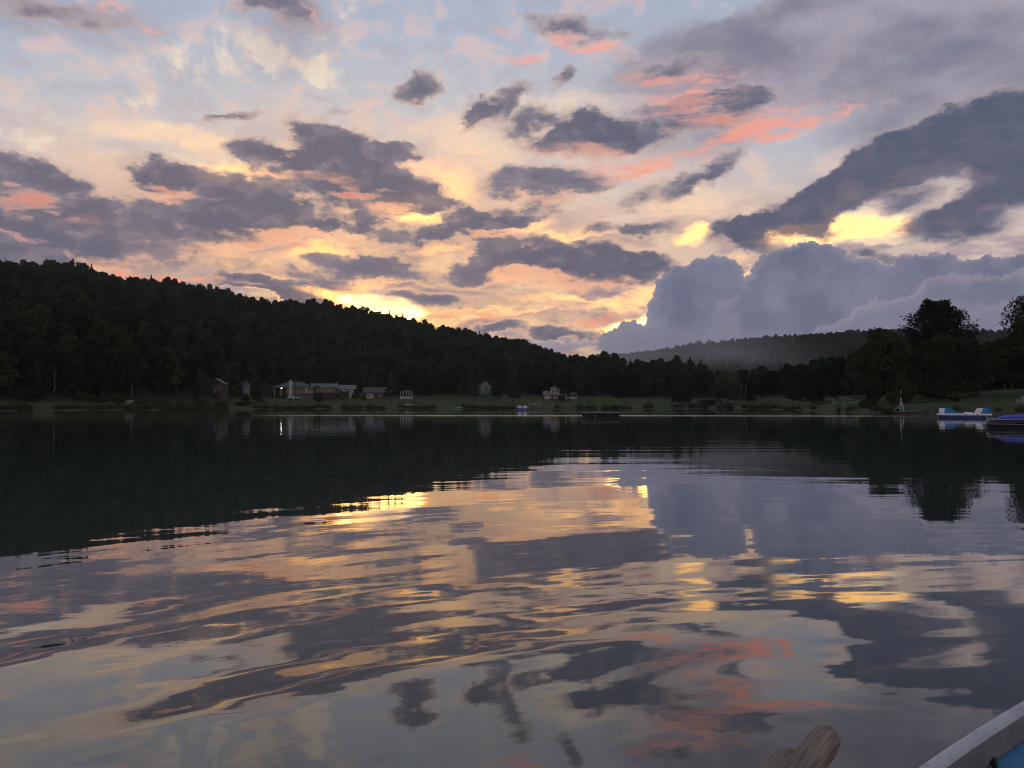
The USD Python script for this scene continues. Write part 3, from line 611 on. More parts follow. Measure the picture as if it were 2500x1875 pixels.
for a, r in single:
    con = fr.random() < (.45 if 3 < a < 14 else .0 if a > 14 else .10); k = int(fr.integers(6, 8)) if con else int(fr.integers(0, 6))
    X = 1250 + FOCAL * math.tan(math.radians(a)); m = min(MARKS, key=lambda q: abs(q[0] - X))[1]
    deep = r - shore_at(a) - lawn_deep(a); rank = 'front' if deep < 11 else 'second' if deep < 22 else 'rear'
    plan.append([a, r, con, k, m, rank])
sets = {}
for q in plan: sets.setdefault((q[2], q[4], q[5]), []).append(q)
for key, qs in sets.items():
    for j, q in enumerate(sorted(qs, key=lambda q: q[0])): q.append(ORD[min(j, 19)] if len(qs) > 1 else 'single')
for a, r, con, k, m, rank, pos in plan:
    label = f"{pos} dark {'pointed conifer' if con else 'leafy tree'}, {rank} rank behind {m}"
    if m.startswith(('left edge', 'right edge', 'gap')): label = label.replace('behind', 'at the')
    zone = 'left' if a < -20 else 'mid' if a < 6 else 'right'
    grp = {'left': 'trees of the wood on the left shore', 'mid': 'trees of the wood behind the houses', 'right': 'trees of the tree line below the far hill'}[zone] + (', conifers' if con else ', leafy')
    s = fr.uniform(.68, .95) * (.74 if a > 14 else 1.0); sc = (s, s, s * fr.uniform(.9, 1.15)); rz = fr.uniform(0, 360)
    if k in FIRST: again(FIRST[k], label, put(a, r), rz, grp, sc)
    else: FIRST[k] = tree('conifer' if con else 'leafy_tree', label, KINDS[k][0], put(a, r), KINDS[k][1], rz=rz, group=grp, scale=sc)
# ------------------------------------------------------------------ trees that stand out
def special(name, label, X, dist, top_y, half_px, kind, n, size, seed, leaf=None, lean=0.0, crown_from=.16, lobes=12, bark=None, group=None, category='tree', **kw):
    b = ground(X, dist); H = height_at(top_y, dist) - b[2] + .2; R = half_px * dist / FOCAL
    b[2] -= .2
    if kind == 'needle': m = needle_tree(seed, H, R, n, size, crown_from, kw.get('tiers', 11), kw.get('ragged', .3)); leaf = leaf or NEEDLE
    else: m = leafy_tree(seed, H, R, n, size, crown_from, lobes, lean, kw.get('top', 1.0), kw.get('droop', 0.0)); leaf = leaf or LEAF
    return tree(name, label, m, b, leaf, bark, group=group, category=category)

def plumed_pine(seed, H, R, n, size):
    """a white pine: bare-ish stem, long level arms that turn up at the tips, plumes of needles on them, a broad flat head"""
    r = np.random.default_rng(seed); P, N, limbs = [], [], []
    for i in range(62):
        t = (i + .5) / 62; z = H * (.20 + .76 * t); a = i * 2.399 + r.uniform(-.4, .4)
        L = R * (1.0 - .80 * max(0, (t - .25) / .75) ** 1.5) * r.uniform(.6, 1.08)
        if t < .25: L *= .8
        e = np.array([math.cos(a) * L, math.sin(a) * L, z + L * (.08 + .62 * t ** 1.5)]); limbs.append(((0, 0, z), e))
        per = int(n / 62); s = r.random(per) ** .62
        q = np.outer(s, e - [0, 0, z]) + [0, 0, z]
        q[:, 2] += (s ** 2 - s) * L * .18
        k = r.integers(0, 6, per); off = np.stack([np.cos(k * 1.9 + i), np.sin(k * 1.3 + i), .3 * np.sin(k * 2.7)], 1) * (L * .20) * (1 - .5 * s)[:, None]
        q += off + r.normal(0, .07 * L + .08, (per, 3)) * [1, 1, .8]
        P.append(q); N.append(np.tile([math.cos(a) * .5, math.sin(a) * .5, .8], (per, 1)))
    tr = [bar((0, 0, 0), (0, 0, H * .55), .30, 9, .2), bar((0, 0, H * .55), (0, 0, H * .93), .2, 8, .05)]
    tr += [bar(a, np.array(e) * .92 + np.array(a) * .08, .07, 5, .015) for a, e in limbs]
    return trimesh.util.concatenate(tr), leaf_quads(np.vstack(P), np.vstack(N), size, r, .6)

b = ground(2292, 140); H = height_at(738, 140) - b[2] + .3; b[2] -= .3
tree('white_pine', 'tall dark pine with spreading plumed crown, highest of the trees on the right shore', plumed_pine(5, H, 8.3, 24000, .45), b, NEEDLE)
special('shore_tree', 'large leafy tree left of the tall pine, behind the dock with the flag', 2166, 122, 803, 78, 'leafy', 17000, .36, 61, crown_from=.0, lobes=18, top=.9)
special('shore_tree', 'broad low leafy tree in front of the tall pine, behind the pedal boat', 2304, 119, 832, 100, 'leafy', 19000, .36, 62, crown_from=.02, lobes=20, lean=.03)
special('shore_tree', 'leafy tree with leaning trunk at the right edge of the picture', 2512, 108, 792, 96, 'leafy', 15000, .34, 63, lean=.05, crown_from=.24, lobes=15)
special('sparse_tree', 'thin tall tree with sparse top branches against the cloud at far right', 2524, 118, 716, 76, 'leafy', 3400, .36, 64, crown_from=.35, lobes=20, top=.75)
special('shore_tree', 'small grey green leafy tree squeezed left of the large shore tree', 2082, 150, 884, 34, 'leafy', 6000, .36, 65, LEAF_GREY, crown_from=.06)
special('willow', 'rounded grey green willow on the shore left of the post', 1985, 158, 905, 50, 'leafy', 9000, .36, 66, LEAF_GREY, crown_from=.10, lobes=14, droop=.25)
special('willow', 'broad dome shaped pale willow at the lake end, right of the swim raft', 1775, 246, 918, 50, 'leafy', 8000, .46, 67, LEAF_GREY, crown_from=.08, lobes=13, droop=.2, top=.8)
special('leafy_tree', 'dark narrow tree between the willow and the white house by the lawn', 1935, 176, 930, 24, 'leafy', 3500, .42, 68)
special('leafy_tree', 'dark tree in the gap behind the willow near the white post', 2046, 186, 884, 36, 'leafy', 4500, .46, 69)
special('maple', 'light green pointed maple on the lawn left of the blue moored boat', 1254, 270, 919, 25, 'leafy', 6000, .40, 70, LEAF_LIGHT, crown_from=.16, top=1.3)
special('leafy_tree', 'round dark tree right of the white pavilion', 1032, 305, 924, 29, 'leafy', 4500, .5, 71, crown_from=.08)
special('leafy_tree', 'tall broad tree behind and left of the grey gabled house', 1126, 318, 884, 34, 'leafy', 4500, .6, 72, crown_from=.12)
special('leafy_tree', 'small round tree in front of the left side of the grey gabled house', 1155, 308, 937, 17, 'leafy', 3000, .45, 73, crown_from=.06)
special('leafy_tree', 'small bushy tree close right of the grey gabled house, left of the maple', 1212, 306, 936, 18, 'leafy', 3000, .45, 74, crown_from=.06)
special('leafy_tree', 'slim young tree around the pale pole left of the white pavilion', 954, 268, 925, 15, 'leafy', 2600, .42, 75, crown_from=.22)
special('leafy_tree', 'bushy tree on the shore left of the ranch house with the lamp', 627, 226, 930, 20, 'leafy', 3500, .40, 76, crown_from=.05)
special('leafy_tree', 'tall leafy tree left of the half hidden white cottage', 574, 222, 888, 22, 'leafy', 4500, .45, 77, crown_from=.08)
special('leafy_tree', 'spreading tree overhanging the front of the two storey white house', 1378, 297, 906, 27, 'leafy', 4200, .48, 78, crown_from=.34)
special('leafy_tree', 'leafy low tree on the bank between the swim raft and the pale willow', 1660, 258, 945, 36, 'leafy', 4500, .45, 79, crown_from=.03)
for i, (X, Y, d, h) in enumerate([(1512, 888, 318, 19), (1540, 876, 322, 23), (1592, 880, 326, 21), (1608, 888, 330, 13), (1352, 880, 330, 25), (1392, 878, 335, 24), (1440, 884, 330, 20)]):
    special('spruce', ['dark spruce left of the pair above the swim raft', 'tallest dark spruce of the tree line above the swim raft', 'slender spruce right of the tallest one above the raft', 'thin spruce tip right of the slender spruce above the raft', 'broad spruce behind the two storey white house', 'broad spruce right of the one behind the white house', 'spruce above the lawn between white house and raft'][i], X, d, Y, h, 'needle', 2600, .55, 90 + i, crown_from=.05, tiers=22)
for i, (X, rr) in enumerate([(951, 639), (967, 641), (983, 640)]):
    a = azel(X, 760)[0]
    again(FIRST[6], ['left pine of the trio on the ridge beside the sunset glow', 'middle pine of the trio on the ridge beside the sunset glow', 'right pine of the trio on the ridge beside the sunset glow'][i], put(a, rr), 40 * i, None, (.72, .72, .86))

# bushes
def shrub(label, X, dist, half_px, h, n=900, size=.38, seed=0, leaf=None, group=None):
    R = half_px * dist / FOCAL; m = bush(300 + seed + int(X), R, h, n, size)
    b = ground(X, dist); b[2] -= .1
    return tree('shrub', label, m, b, leaf or SHRUBLEAF, group=group, category='shrub', stem='stems', mass='foliage')
shrub('dark shrub on the lawn in front of the green ranch house porch', 778, 262, 17, 2.2)
shrub('dark round shrub in front of the grey roofed white house', 836, 288, 20, 3.8)
shrub('dark shrub right of the round shrub before the grey roofed house', 868, 288, 14, 2.8)
shrub('dark shrub hiding the left side of the brown cottage', 888, 286, 9, 1.8)
shrub('tall shrub left of the white bench, on the left shore', 290, 172, 22, 2.6)
shrub('low dark shrub on the lawn behind the parked white car', 690, 270, 9, 1.3)
shrub('dome shaped dark shrub in front of the white house porch', 1370, 290, 15, 2.8)
shrub('bushy shrub hiding the foot of the small white cottage', 600, 246, 12, 2.6)
shrub('wide bush on the bank below the pale willow', 1722, 250, 46, 2.2, 1600)
shrub('dark bush between willow and lawn at the far end of the lake', 1830, 252, 22, 2.6)
shrub('pale leaved brush at the waterline left of the driftwood', 1945, 138, 26, 1.5, 900, .22, leaf=LEAF_GREY)
shrub('low brush at the waterline left of the flag dock', 2120, 108, 30, 1.7, 1100, .2)
shrub('brownish brush on the bank just left of the flag', 2180, 104, 18, 2.2, 1000, .2)
shrub('dark undergrowth at the foot of the large shore tree, left of the flag', 2140, 112, 40, 3.4, 2200, .3, leaf=LEAF)
shrub('dark undergrowth behind the flag dock', 2212, 110, 44, 3.6, 2400, .3, leaf=LEAF)
shrub('dark undergrowth under the broad low tree, left of the pedal boat', 2282, 109, 42, 3.0, 2400, .3, leaf=LEAF)
shrub('low shrub on the right lawn behind the pedal boat', 2330, 108, 16, .9, 700, .16)
shrub('grey green hedge high on the right lawn under the trees', 2415, 150, 30, 2.2, 1200, .26, leaf=LEAF_GREY)
SB = [(12, 154, 34, 3.4), (52, 156, 30, 2.8), (88, 158, 22, 2.6), (120, 172, 18, 1.6), (165, 170, 22, 1.8), (210, 172, 24, 2.0), (250, 174, 22, 1.8), (345, 176, 22, 1.5), (392, 180, 30, 1.8), (440, 184, 30, 2.0), (490, 188, 32, 2.2), (540, 196, 30, 2.0), (590, 206, 26, 1.7)]
for i, (X, d, hp, h) in enumerate(SB):
    shrub(['leftmost', 'second', 'third', 'fourth', 'fifth', 'sixth', 'seventh', 'eighth', 'ninth', 'tenth', 'eleventh', 'twelfth', 'rightmost'][i] + ' dark bush from the left in the row along the left waterline', X, d, hp, h, 900, .3, i, group='bushes along the left waterline')

# reeds and rank grass at the water's edge
tuft_r = np.random.default_rng(33)
def tuft(seed):
    r = np.random.default_rng(seed); n = 46
    base = r.normal(0, .35, (n, 2)); tip = base + r.normal(0, .3, (n, 2)); h = r.uniform(.35, 1.0, n); w = .035
    a = r.uniform(0, 3.14, n); dx, dy = np.cos(a) * w, np.sin(a) * w
    v = np.stack([np.stack([base[:, 0] - dx, base[:, 1] - dy, 0 * h - .1], 1), np.stack([base[:, 0] + dx, base[:, 1] + dy, 0 * h - .1], 1), np.stack([tip[:, 0], tip[:, 1], h], 1)], 1).reshape(-1, 3)
    return v, np.arange(n * 3).reshape(n, 3)
RUSH = foliage('rushes', (.045, .058, .024), (.085, .09, .042))
reeds = UsdGeom.PointInstancer.Define(stage, '/World/reeds'); paths = []
for i in range(4):
    UsdGeom.Xform.Define(stage, f'/World/reeds/kinds/tuft_{i:03d}'); usdkit.mesh(stage, f'/World/reeds/kinds/tuft_{i:03d}/blades', tuft(700 + i), RUSH); paths.append(Sdf.Path(f'/World/reeds/kinds/tuft_{i:03d}'))
n = 5200; a = tuft_r.uniform(-36, 37, n); clump = meshkit.fbm(np.stack([a * 1.1, 0 * a, 0 * a], -1), 3, 17)
a = a[clump > np.where(a > 19, .56, .42)]; n = len(a)
o = np.where(tuft_r.random(n) < .72, tuft_r.gamma(2.0, .9, n), tuft_r.uniform(2, 40, n)); rr = shore_at(a) + o + (meshkit.fbm(np.stack([a * 1.3, 0 * a, 0 * a], -1), 4, 11) - .5) * 7
x, y = rr * np.sin(np.radians(a)), rr * np.cos(np.radians(a)); z = np.maximum(ground_z(x, y), -.1); s = tuft_r.uniform(.5, 1.1, n) * np.where(o > 6, .6, 1.0) * np.where(a > 19, .55, 1.0)
reeds.CreatePrototypesRel().SetTargets(paths); reeds.CreateProtoIndicesAttr(Vt.IntArray.FromNumpy(tuft_r.integers(0, 4, n).astype(np.int32)))
reeds.CreatePositionsAttr(Vt.Vec3fArray.FromNumpy(np.stack([x, y, z], 1).astype(np.float32))); reeds.CreateScalesAttr(Vt.Vec3fArray.FromNumpy(np.stack([s, s, s], 1).astype(np.float32)))
reeds.CreateOrientationsAttr(Vt.QuathArray([Gf.Quath(float(math.cos(q)), 0.0, 0.0, float(math.sin(q))) for q in tuft_r.uniform(0, 3.14, n)]))
say(reeds.GetPrim(), 'rank grass and reeds along the far waterline', 'reeds', None, 'stuff')

# mist lying in the valley before the far hill
def lump(X, d, z, rx, ry, rz):
    m = m3.Manifold.sphere(1.0, 40).scale((rx, ry, rz)); p = spot(X, d); return m.translate((float(p[0]), float(p[1]), z))
MP = spot(1625, 830); MR = (190.0, 170.0, 46.0)
mist = lump(1625, 830, 44, *MR)
g = Graph(); p = g.add('geometry', 'position')
q = g.vec('divide', g.vec('subtract', p, (float(MP[0]), float(MP[1]), 44.0)), MR)
r2 = g.vec('dot_product', q, q, out='value')
den = g.math('multiply', g.math('maximum', g.math('subtract', 1.0, r2), 0.0), g.step(g.noise(g.add('mapping', 'vector', {'mapping_type': 'point', 'scale': (1.0, 1.0, 2.5)}, vector=p), 0.011, 4.0, 0.55), 0.34, 0.72, 0.1, 1.6))
MIST = g.material('/World/Looks/mist', volume=g.add('principled_volume', 'volume', {'color': (.95, .93, .94), 'anisotropy': 0.2}, density=g.math('multiply', den, 0.0030)))
say(structure('mist', mist, MIST, kind='stuff'), 'pale mist rising in the valley below the far hill', 'mist')
# ------------------------------------------------------------------ houses on the far shore
WHITE = paint('white_paint', (.27, .275, .30), .55, .15, 1.5)
SIDING = paint('pale_siding', (.125, .125, .13), .7, .15, 1.0)
GREYWALL = paint('grey_wall', (.17, .175, .19), .8, .2, 1.0)
BLOCK = paint('block_wall', (.085, .082, .08), .9, .25, 1.5)
GREENWALL = paint('green_siding', (.075, .12, .10), .7, .2, 1.0)
BROWNWALL = paint('brown_siding', (.05, .042, .036), .8, .25, 1.0)
SHINGLE = paint('grey_shingles', (.075, .075, .09), .9, .3, 2.5, bump=.02)
PALEROOF = paint('pale_grey_roof', (.13, .13, .15), .75, .2, 1.5)
GREENROOF = paint('green_roof', (.06, .12, .09), .7, .25, 1.5)
GLASS = paint('dark_glass', (.014, .016, .018), .4, .1, 1.0, spec=.2)
DARKWOOD = paint('dark_wood', (.045, .032, .026), .85, .35, 2.0, spec=.15)
GREYWOOD = wood('grey_wood', (.15, .14, .13))
DARKMETAL = paint('dark_metal', (.05, .05, .055), .45, .2, 4.0, metal=.6)
RUBBER = paint('rubber', (.018, .018, .020), .8, .2, 5.0, spec=.2)
g = Graph(); LAMP = g.material('/World/Looks/lamp_glow', surface=g.add('emission', 'emission', {'color': (1.0, .93, .75), 'strength': 9.0}))

def facing(X, dist, turn=0.0): return -math.degrees(math.atan((X - 1250) / FOCAL)) + turn
def gable_roof(w, d, z, h, over=.4, t=.16, along='x'):
    """two sloping slabs over a w x d plan"""
    W, D = (w, d) if along == 'x' else (d, w); s = h / (D / 2); o = over
    m = [prism([(-D / 2 - o, z - o * s), (0, z + h), (0, z + h + t), (-D / 2 - o - .05, z - o * s + t * .6)], -W / 2 - o, W / 2 + o), prism([(D / 2 + o, z - o * s), (D / 2 + o + .05, z - o * s + t * .6), (0, z + h + t), (0, z + h)], -W / 2 - o, W / 2 + o)]
    m = trimesh.util.concatenate(m)
    if along == 'x': m.apply_transform(trimesh.transformations.rotation_matrix(math.pi / 2, (0, 0, 1)))
    return m
def gable_wall(w, d, z, h, base=-1.5, along='x'):
    W, D = (w, d) if along == 'x' else (d, w)
    m = prism([(-D / 2, base), (D / 2, base), (D / 2, z), (0, z + h), (-D / 2, z)], -W / 2, W / 2)
    if along == 'x': m.apply_transform(trimesh.transformations.rotation_matrix(math.pi / 2, (0, 0, 1)))
    return m
def hip_roof(w, d, z, h, ridge, over=.6, cx=0.0):
    x, y = w / 2 + over, d / 2 + over
    v = [(-x, -y, z), (x, -y, z), (x, y, z), (-x, y, z), (-x, -y, z + .18), (x, -y, z + .18), (x, y, z + .18), (-x, y, z + .18), (cx - ridge / 2, 0, z + h), (cx + ridge / 2, 0, z + h)]
    return trimesh.convex.convex_hull(np.array(v, float))
def window(o, x, z, w, h, y, frame=WHITE, bars=1):
    """a window set in the wall that faces the lake (y is the wall's face): frame, with its pane and bars"""
    t = .09
    f = part(o, 'window', [box(w + 2 * t, .08, t, (x, y - .02, z - t)), box(w + 2 * t, .08, t, (x, y - .02, z + h)), box(t, .08, h, (x - w / 2 - t / 2, y - .02, z)), box(t, .08, h, (x + w / 2 + t / 2, y - .02, z))], frame)
    part(f, 'pane', box(w, .03, h, (x, y - .006, z)), GLASS)
    for k in range(bars): part(f, 'glazing_bar', box(.05, .05, h, (x - w / 2 + w * (k + 1) / (bars + 1), y - .03, z)), frame)
def door(o, x, z, w, h, y, mat=WHITE):
    d = part(o, 'door', box(w, .07, h, (x, y - .02, z)), mat); part(d, 'handle', box(.06, .06, .16, (x + w * .38, y - .07, z + h * .45)), DARKMETAL)

def place(X, dist): p = ground(X, dist); return p
# 1 the ranch house with the tall white chimney and the burning lamp
D1 = 274.0; U = D1 / FOCAL
p = place(728, D1); h1 = thing('ranch_house', 'low ranch house with hip roof, white chimney and one lit lamp', 'house', p, facing(728, D1))
hz0 = height_at(975, D1) - p[2]
def zz(Y, dist, p): return height_at(Y, dist) - p[2]
ze = zz(947, D1, p); zl = zz(960, D1, p); zr = zz(931, D1, p)
part(h1, 'lower_wall', box(9.0, 8.6, zl + 1.5, (.6, 4.3, -1.5)), BLOCK)
part(h1, 'upper_wall', box(9.3, 8.9, ze - zl, (.6, 4.3, zl)), SIDING)
rf = hip_roof(14.2, 9.6, ze, zr - ze, 4.2, .5, .9); rf.apply_translation((-1.6, 4.3, 0)); rf = part(h1, 'roof', rf, SHINGLE)
for x in (-8.0, -5.9): part(h1, 'carport_post', box(.16, .16, ze + 1.2, (x, .2, -1.2)), WHITE)
part(h1, 'carport_back_wall', box(4.4, .2, ze + 1.2, (-6.3, 6.5, -1.2)), BROWNWALL)
ch = [box(1.15, .9, zz(929, D1, p) - .6, (-2.6, -.62, .6)), prism([(-3.9, .0), (-2.02, .0), (-2.02, .8), (-3.17, 1.6), (-3.35, .9)], -1.05, -.2)]
part(h1, 'chimney', ch, WHITE); part(h1, 'flue', box(.5, .45, .5, (-2.6, -.62, zz(929, D1, p))), BLOCK)
window(h1, 1.3, zl + .5, .8, 1.35, -.155); window(h1, 2.05, zl + .25, .55, 1.5, -.155, bars=0); door(h1, 2.75, zl + .05, .85, 1.95, -.15)
window(h1, -.8, zl + .6, 1.2, 1.0, -.155); window(h1, 4.4, zl + .8, 1.0, .8, -.155); part(h1, 'ledge', box(9.6, .5, .14, (.6, -.35, zl - .14)), GREYWOOD)
lx = (689 - 728) * U; s = trimesh.creation.icosphere(2, .20); s.apply_translation((lx, -1.05, zz(948.3, D1, p)))
part(h1, 'lamp_globe', s, LAMP); part(h1, 'lamp_bracket', [bar((lx, -1.05, zz(948.3, D1, p) + .2), (lx, -.45, zz(948.3, D1, p) + .35), .04)], DARKMETAL)

# 2 the green ranch house with the gabled porch
D2 = 282.0; U = D2 / FOCAL; p = place(790, D2); h2 = thing('porch_house', 'green ranch house with white trimmed gable porch, second from left', 'house', p, facing(790, D2))
ze, zr, zl = zz(945.5, D2, p), zz(936.5, D2, p), zz(958, D2, p)
part(h2, 'lower_wall', box(8.2, 7.6, zl + 1.5, (.2, 4.2, -1.5)), BROWNWALL)
part(h2, 'upper_wall', box(8.4, 7.8, ze - zl, (.2, 4.2, zl)), GREENWALL)
rr_ = gable_roof(9.0, 8.4, ze, zr - ze, .5); rr_.apply_translation((.3, 4.2, 0)); part(h2, 'roof', rr_, GREENROOF)
pr = gable_roof(3.0, 4.4, ze - .25, 1.0, .35, .2, along='y'); pr.apply_translation((-2.3, -1.2, 0)); part(h2, 'porch_roof', pr, WHITE)
part(h2, 'porch_deck', box(7.4, 2.4, .2, (-.3, -1.2, zl - .2)), GREYWOOD)
for x in (-3.8, -2.3, -.8, 1.4, 3.3): part(h2, 'porch_post', box(.14, .14, ze - zl + .15 if x < 0 else 1.0, (x, -2.3, zl)), WHITE)
for x in (-3.8, -.8, 1.4, 3.3): part(h2, 'deck_leg', box(.16, .16, zl + 1.2, (x + .05, -2.2, -1.4)), DARKWOOD)
part(h2, 'porch_rail', [box(7.2, .06, .08, (-.3, -2.3, zl + .95)), box(7.2, .06, .06, (-.3, -2.3, zl + .45))], WHITE)
for x in (1.3, 2.1, 2.9): window(h2, x, zl + .35, .6, 1.45, .295, bars=0)
door(h2, -2.3, zl + .02, .9, 1.95, .3, GREYWALL); window(h2, -.4, zl + .5, 1.0, 1.1, .295)
part(h2, 'ramp', prism([(-3.6, zl - .3), (4.4, .1), (4.4, .3), (-3.6, zl - .1)], -3.9, -2.6), DARKWOOD)
part(h2, 'vent_pipe', bar((-.4, 4.2, zr - .1), (-.4, 4.2, zr + .75), .14), WHITE)

# 3 the white house under a grey roof, half hidden by shrubs
D3 = 305.0; U = D3 / FOCAL; p = place(843, D3); h3 = thing('grey_roofed_house', 'white house under long grey roof with thin white flue, behind shrubs', 'house', p, facing(843, D3))
ze, zr = zz(949.5, D3, p), zz(940, D3, p)
part(h3, 'wall', box(6.6, 7.4, ze + 1.5, (0, 4, -1.5)), WHITE)
m = gable_roof(7.2, 8.4, ze, zr - ze, .45); m.apply_translation((.2, 4, 0)); part(h3, 'roof', m, PALEROOF)
part(h3, 'flue', bar((-3.6, 4, zr - .5), (-3.6, 4, zz(932, D3, p)), .16), WHITE)
window(h3, -1.6, 1.5, 1.1, 1.2, .295); window(h3, 1.3, 1.5, 1.1, 1.2, .295); door(h3, -.1, .5, .9, 2.0, .3, GREYWALL)

# 4 the brown cottage with the white front porch
D4 = 300.0; U = D4 / FOCAL; p = place(912, D4); h4 = thing('brown_cottage', 'dark brown cottage with bright white porch front, right of the grey roofed house', 'house', p, facing(912, D4))
ze, zr = zz(957, D4, p), zz(945.5, D4, p)
part(h4, 'wall', box(7.4, 6.5, ze + 1.5, (.4, 4, -1.5)), BROWNWALL)
m = gable_roof(8.0, 7.2, ze, zr - ze, .5); m.apply_translation((.4, 4, 0)); part(h4, 'roof', m, SHINGLE)
part(h4, 'porch_wall', box(2.7, 1.6, 1.75, (-1.4, -.1, .1)), WHITE); part(h4, 'porch_roof', box(6.2, 2.2, .14, (-2.2, -.3, 1.98)), PALEROOF)
part(h4, 'eave_trim', box(2.0, .12, .16, (2.2, .2, ze - .22)), WHITE)
window(h4, -2.0, .75, .7, .8, -.905); window(h4, -.9, .75, .7, .8, -.905); window(h4, 2.4, .9, .9, .9, .745)
for x in (-4.9, -3.9): part(h4, 'porch_post', box(.12, .12, 1.95, (x, -1.2, .03)), WHITE)

# 5 the white pavilion
D5 = 301.0; U = D5 / FOCAL; p = place(992, D5); pv = thing('pavilion', 'open white pavilion with posts and solid rail on the lawn', 'pavilion', p, facing(992, D5))
zt = zz(957.5, D5, p); zb = zz(973, D5, p)
part(pv, 'floor', box(4.8, 3.4, .5 + max(zb, .05), (0, 1.7, -.5)), GREYWOOD)
for x in (-2.2, -1.1, 0, 1.1, 2.2):
    for y in (.15, 3.2): part(pv, 'post', box(.26, .2, zt - zb, (x, y, max(zb, .05))), WHITE)
for x in (-1.65, -.55, .55, 1.65): part(pv, 'rail_panel', box(.82, .06, .70, (x, .15, max(zb, .05) + .02)), WHITE)
part(pv, 'apron', box(4.84, .06, .40 + max(zb, .05), (0, -.035, -.4)), WHITE)
for x in (-1.65, -.55, .55, 1.65):
    arc = sg.Polygon([(-.55, 0), (.55, 0), (.55, .46), (-.55, .46)]).difference(sg.Point(0, 0).buffer(.42))
    part(pv, 'arch', prism(list(arc.exterior.coords)[:-1], .1, .2).apply_translation((x, 0, zt - .46)), WHITE)
rf = hip_roof(5.0, 3.6, zt, .75, 1.0, .3); rf.apply_translation((0, 1.7, 0)); part(pv, 'roof', rf, SHINGLE)
part(pv, 'finial', bar((0, 1.7, zt + .7), (0, 1.7, zt + 1.15), .08), WHITE)

# 6 the tall gabled house among the trees
D6 = 334.0; U = D6 / FOCAL; p = place(1182, D6); h6 = thing('gabled_house', 'narrow grey house with steep white trimmed gable among the trees', 'house', p, facing(1182, D6, 14))
ze, zr = zz(946, D6, p), zz(932.5, D6, p)
part(h6, 'wall', gable_wall(4.2, 7.0, ze, zr - ze, -2.0, 'y'), GREYWALL)
part(h6, 'roof', gable_roof(4.2, 7.0, ze + .03, zr - ze, .3, .14, 'y'), SHINGLE)
s = (zr - ze) / 2.1
part(h6, 'gable_trim', [prism([(-2.5, ze - .4 * s - .30), (0, zr - .30), (0, zr + .02), (-2.5, ze - .4 * s + .02)], -3.86, -3.70), prism([(2.5, ze - .4 * s - .30), (2.5, ze - .4 * s + .02), (0, zr + .02), (0, zr - .30)], -3.86, -3.70)], WHITE)
window(h6, 0, ze - 1.0, .9, 1.3, -3.5); window(h6, -.9, ze - 3.6, .8, 1.2, -3.5); window(h6, .9, ze - 3.6, .8, 1.2, -3.5)

# 7 the two storey white house with its porch wings
D7 = 303.0; U = D7 / FOCAL; p = place(1365, D7); h7 = thing('white_house', 'two storey white house with porch, garage wing and side veranda', 'house', p, facing(1365, D7))
z1, z2, zr = zz(963, D7, p), zz(947, D7, p), zz(942.5, D7, p)
x0 = (1355 - 1365) * U
part(h7, 'wall', [box(5.2, 6.4, z1 + 1.5, (.4, 3.2, -1.5)), box(3.4, 5.4, z2 - z1, (x0, 3.4, z1))], WHITE)
m = gable_roof(3.4, 5.4, z2 + .02, 1.0, .35, .14, 'y'); m.apply_translation((x0, 3.4, 0)); part(h7, 'roof', m, PALEROOF)
m = gable_wall(3.3, 5.3, z2, .98, z2 - .02, 'y'); m.apply_translation((x0, 3.4, 0)); part(h7, 'gable', m, WHITE)
for k in (-.75, .35, 1.1): window(h7, x0 + k, z1 + .65, .5, 1.25, .695, bars=0)
part(h7, 'porch_roof', prism([(-2.4, z1 - .25), (3.3, z1 - .25), (3.0, z1 + .18), (-2.1, z1 + .18)], -1.9, .1), PALEROOF)
for x in (-2.1, -.7, .7, 2.0, 3.0): part(h7, 'porch_post', box(.16, .16, z1 - .30, (x, -1.6, .03)), WHITE)
part(h7, 'porch_rail', box(5.3, .08, .75, (.45, -1.6, .07)), WHITE)
window(h7, -.9, .9, .9, 1.1, -.005); window(h7, 1.7, .9, .9, 1.1, -.005); door(h7, .4, .03, .9, 1.7, 0, GREYWALL)
gx = (1337 - 1365) * U; zg = zz(964, D7, p)
part(h7, 'garage_wall', box(3.0, 5.0, zg + 1.5, (gx, 2.6, -1.5)), SIDING); part(h7, 'garage_door', box(2.3, .08, max(zg - .35, 1.0), (gx, .07, .05)), WHITE)
m = gable_roof(3.2, 5.2, zg + .02, zz(955, D7, p) - zg, .3); m.apply_translation((gx, 2.6, 0)); part(h7, 'garage_roof', m, PALEROOF)
vx = (1399 - 1365) * U; zv = zz(962.5, D7, p)
for x in (-1.25, -.4, .4, 1.25): part(h7, 'veranda_post', box(.16, .16, zv - .02, (vx + x, -.9, .02)), WHITE)
part(h7, 'veranda_wall', box(2.6, .1, .85, (vx, -.78, .04)), WHITE)
m = hip_roof(2.7, 3.0, zv, .9, .4, .25); m.apply_translation((vx, .5, 0)); part(h7, 'veranda_roof', m, SHINGLE)
part(h7, 'weather_vane', [bar((x0, 3.4, z2 + .95), (x0, 3.4, z2 + 1.9), .05), box(.5, .05, .12, (x0 + .1, 3.4, z2 + 1.65))], WHITE)

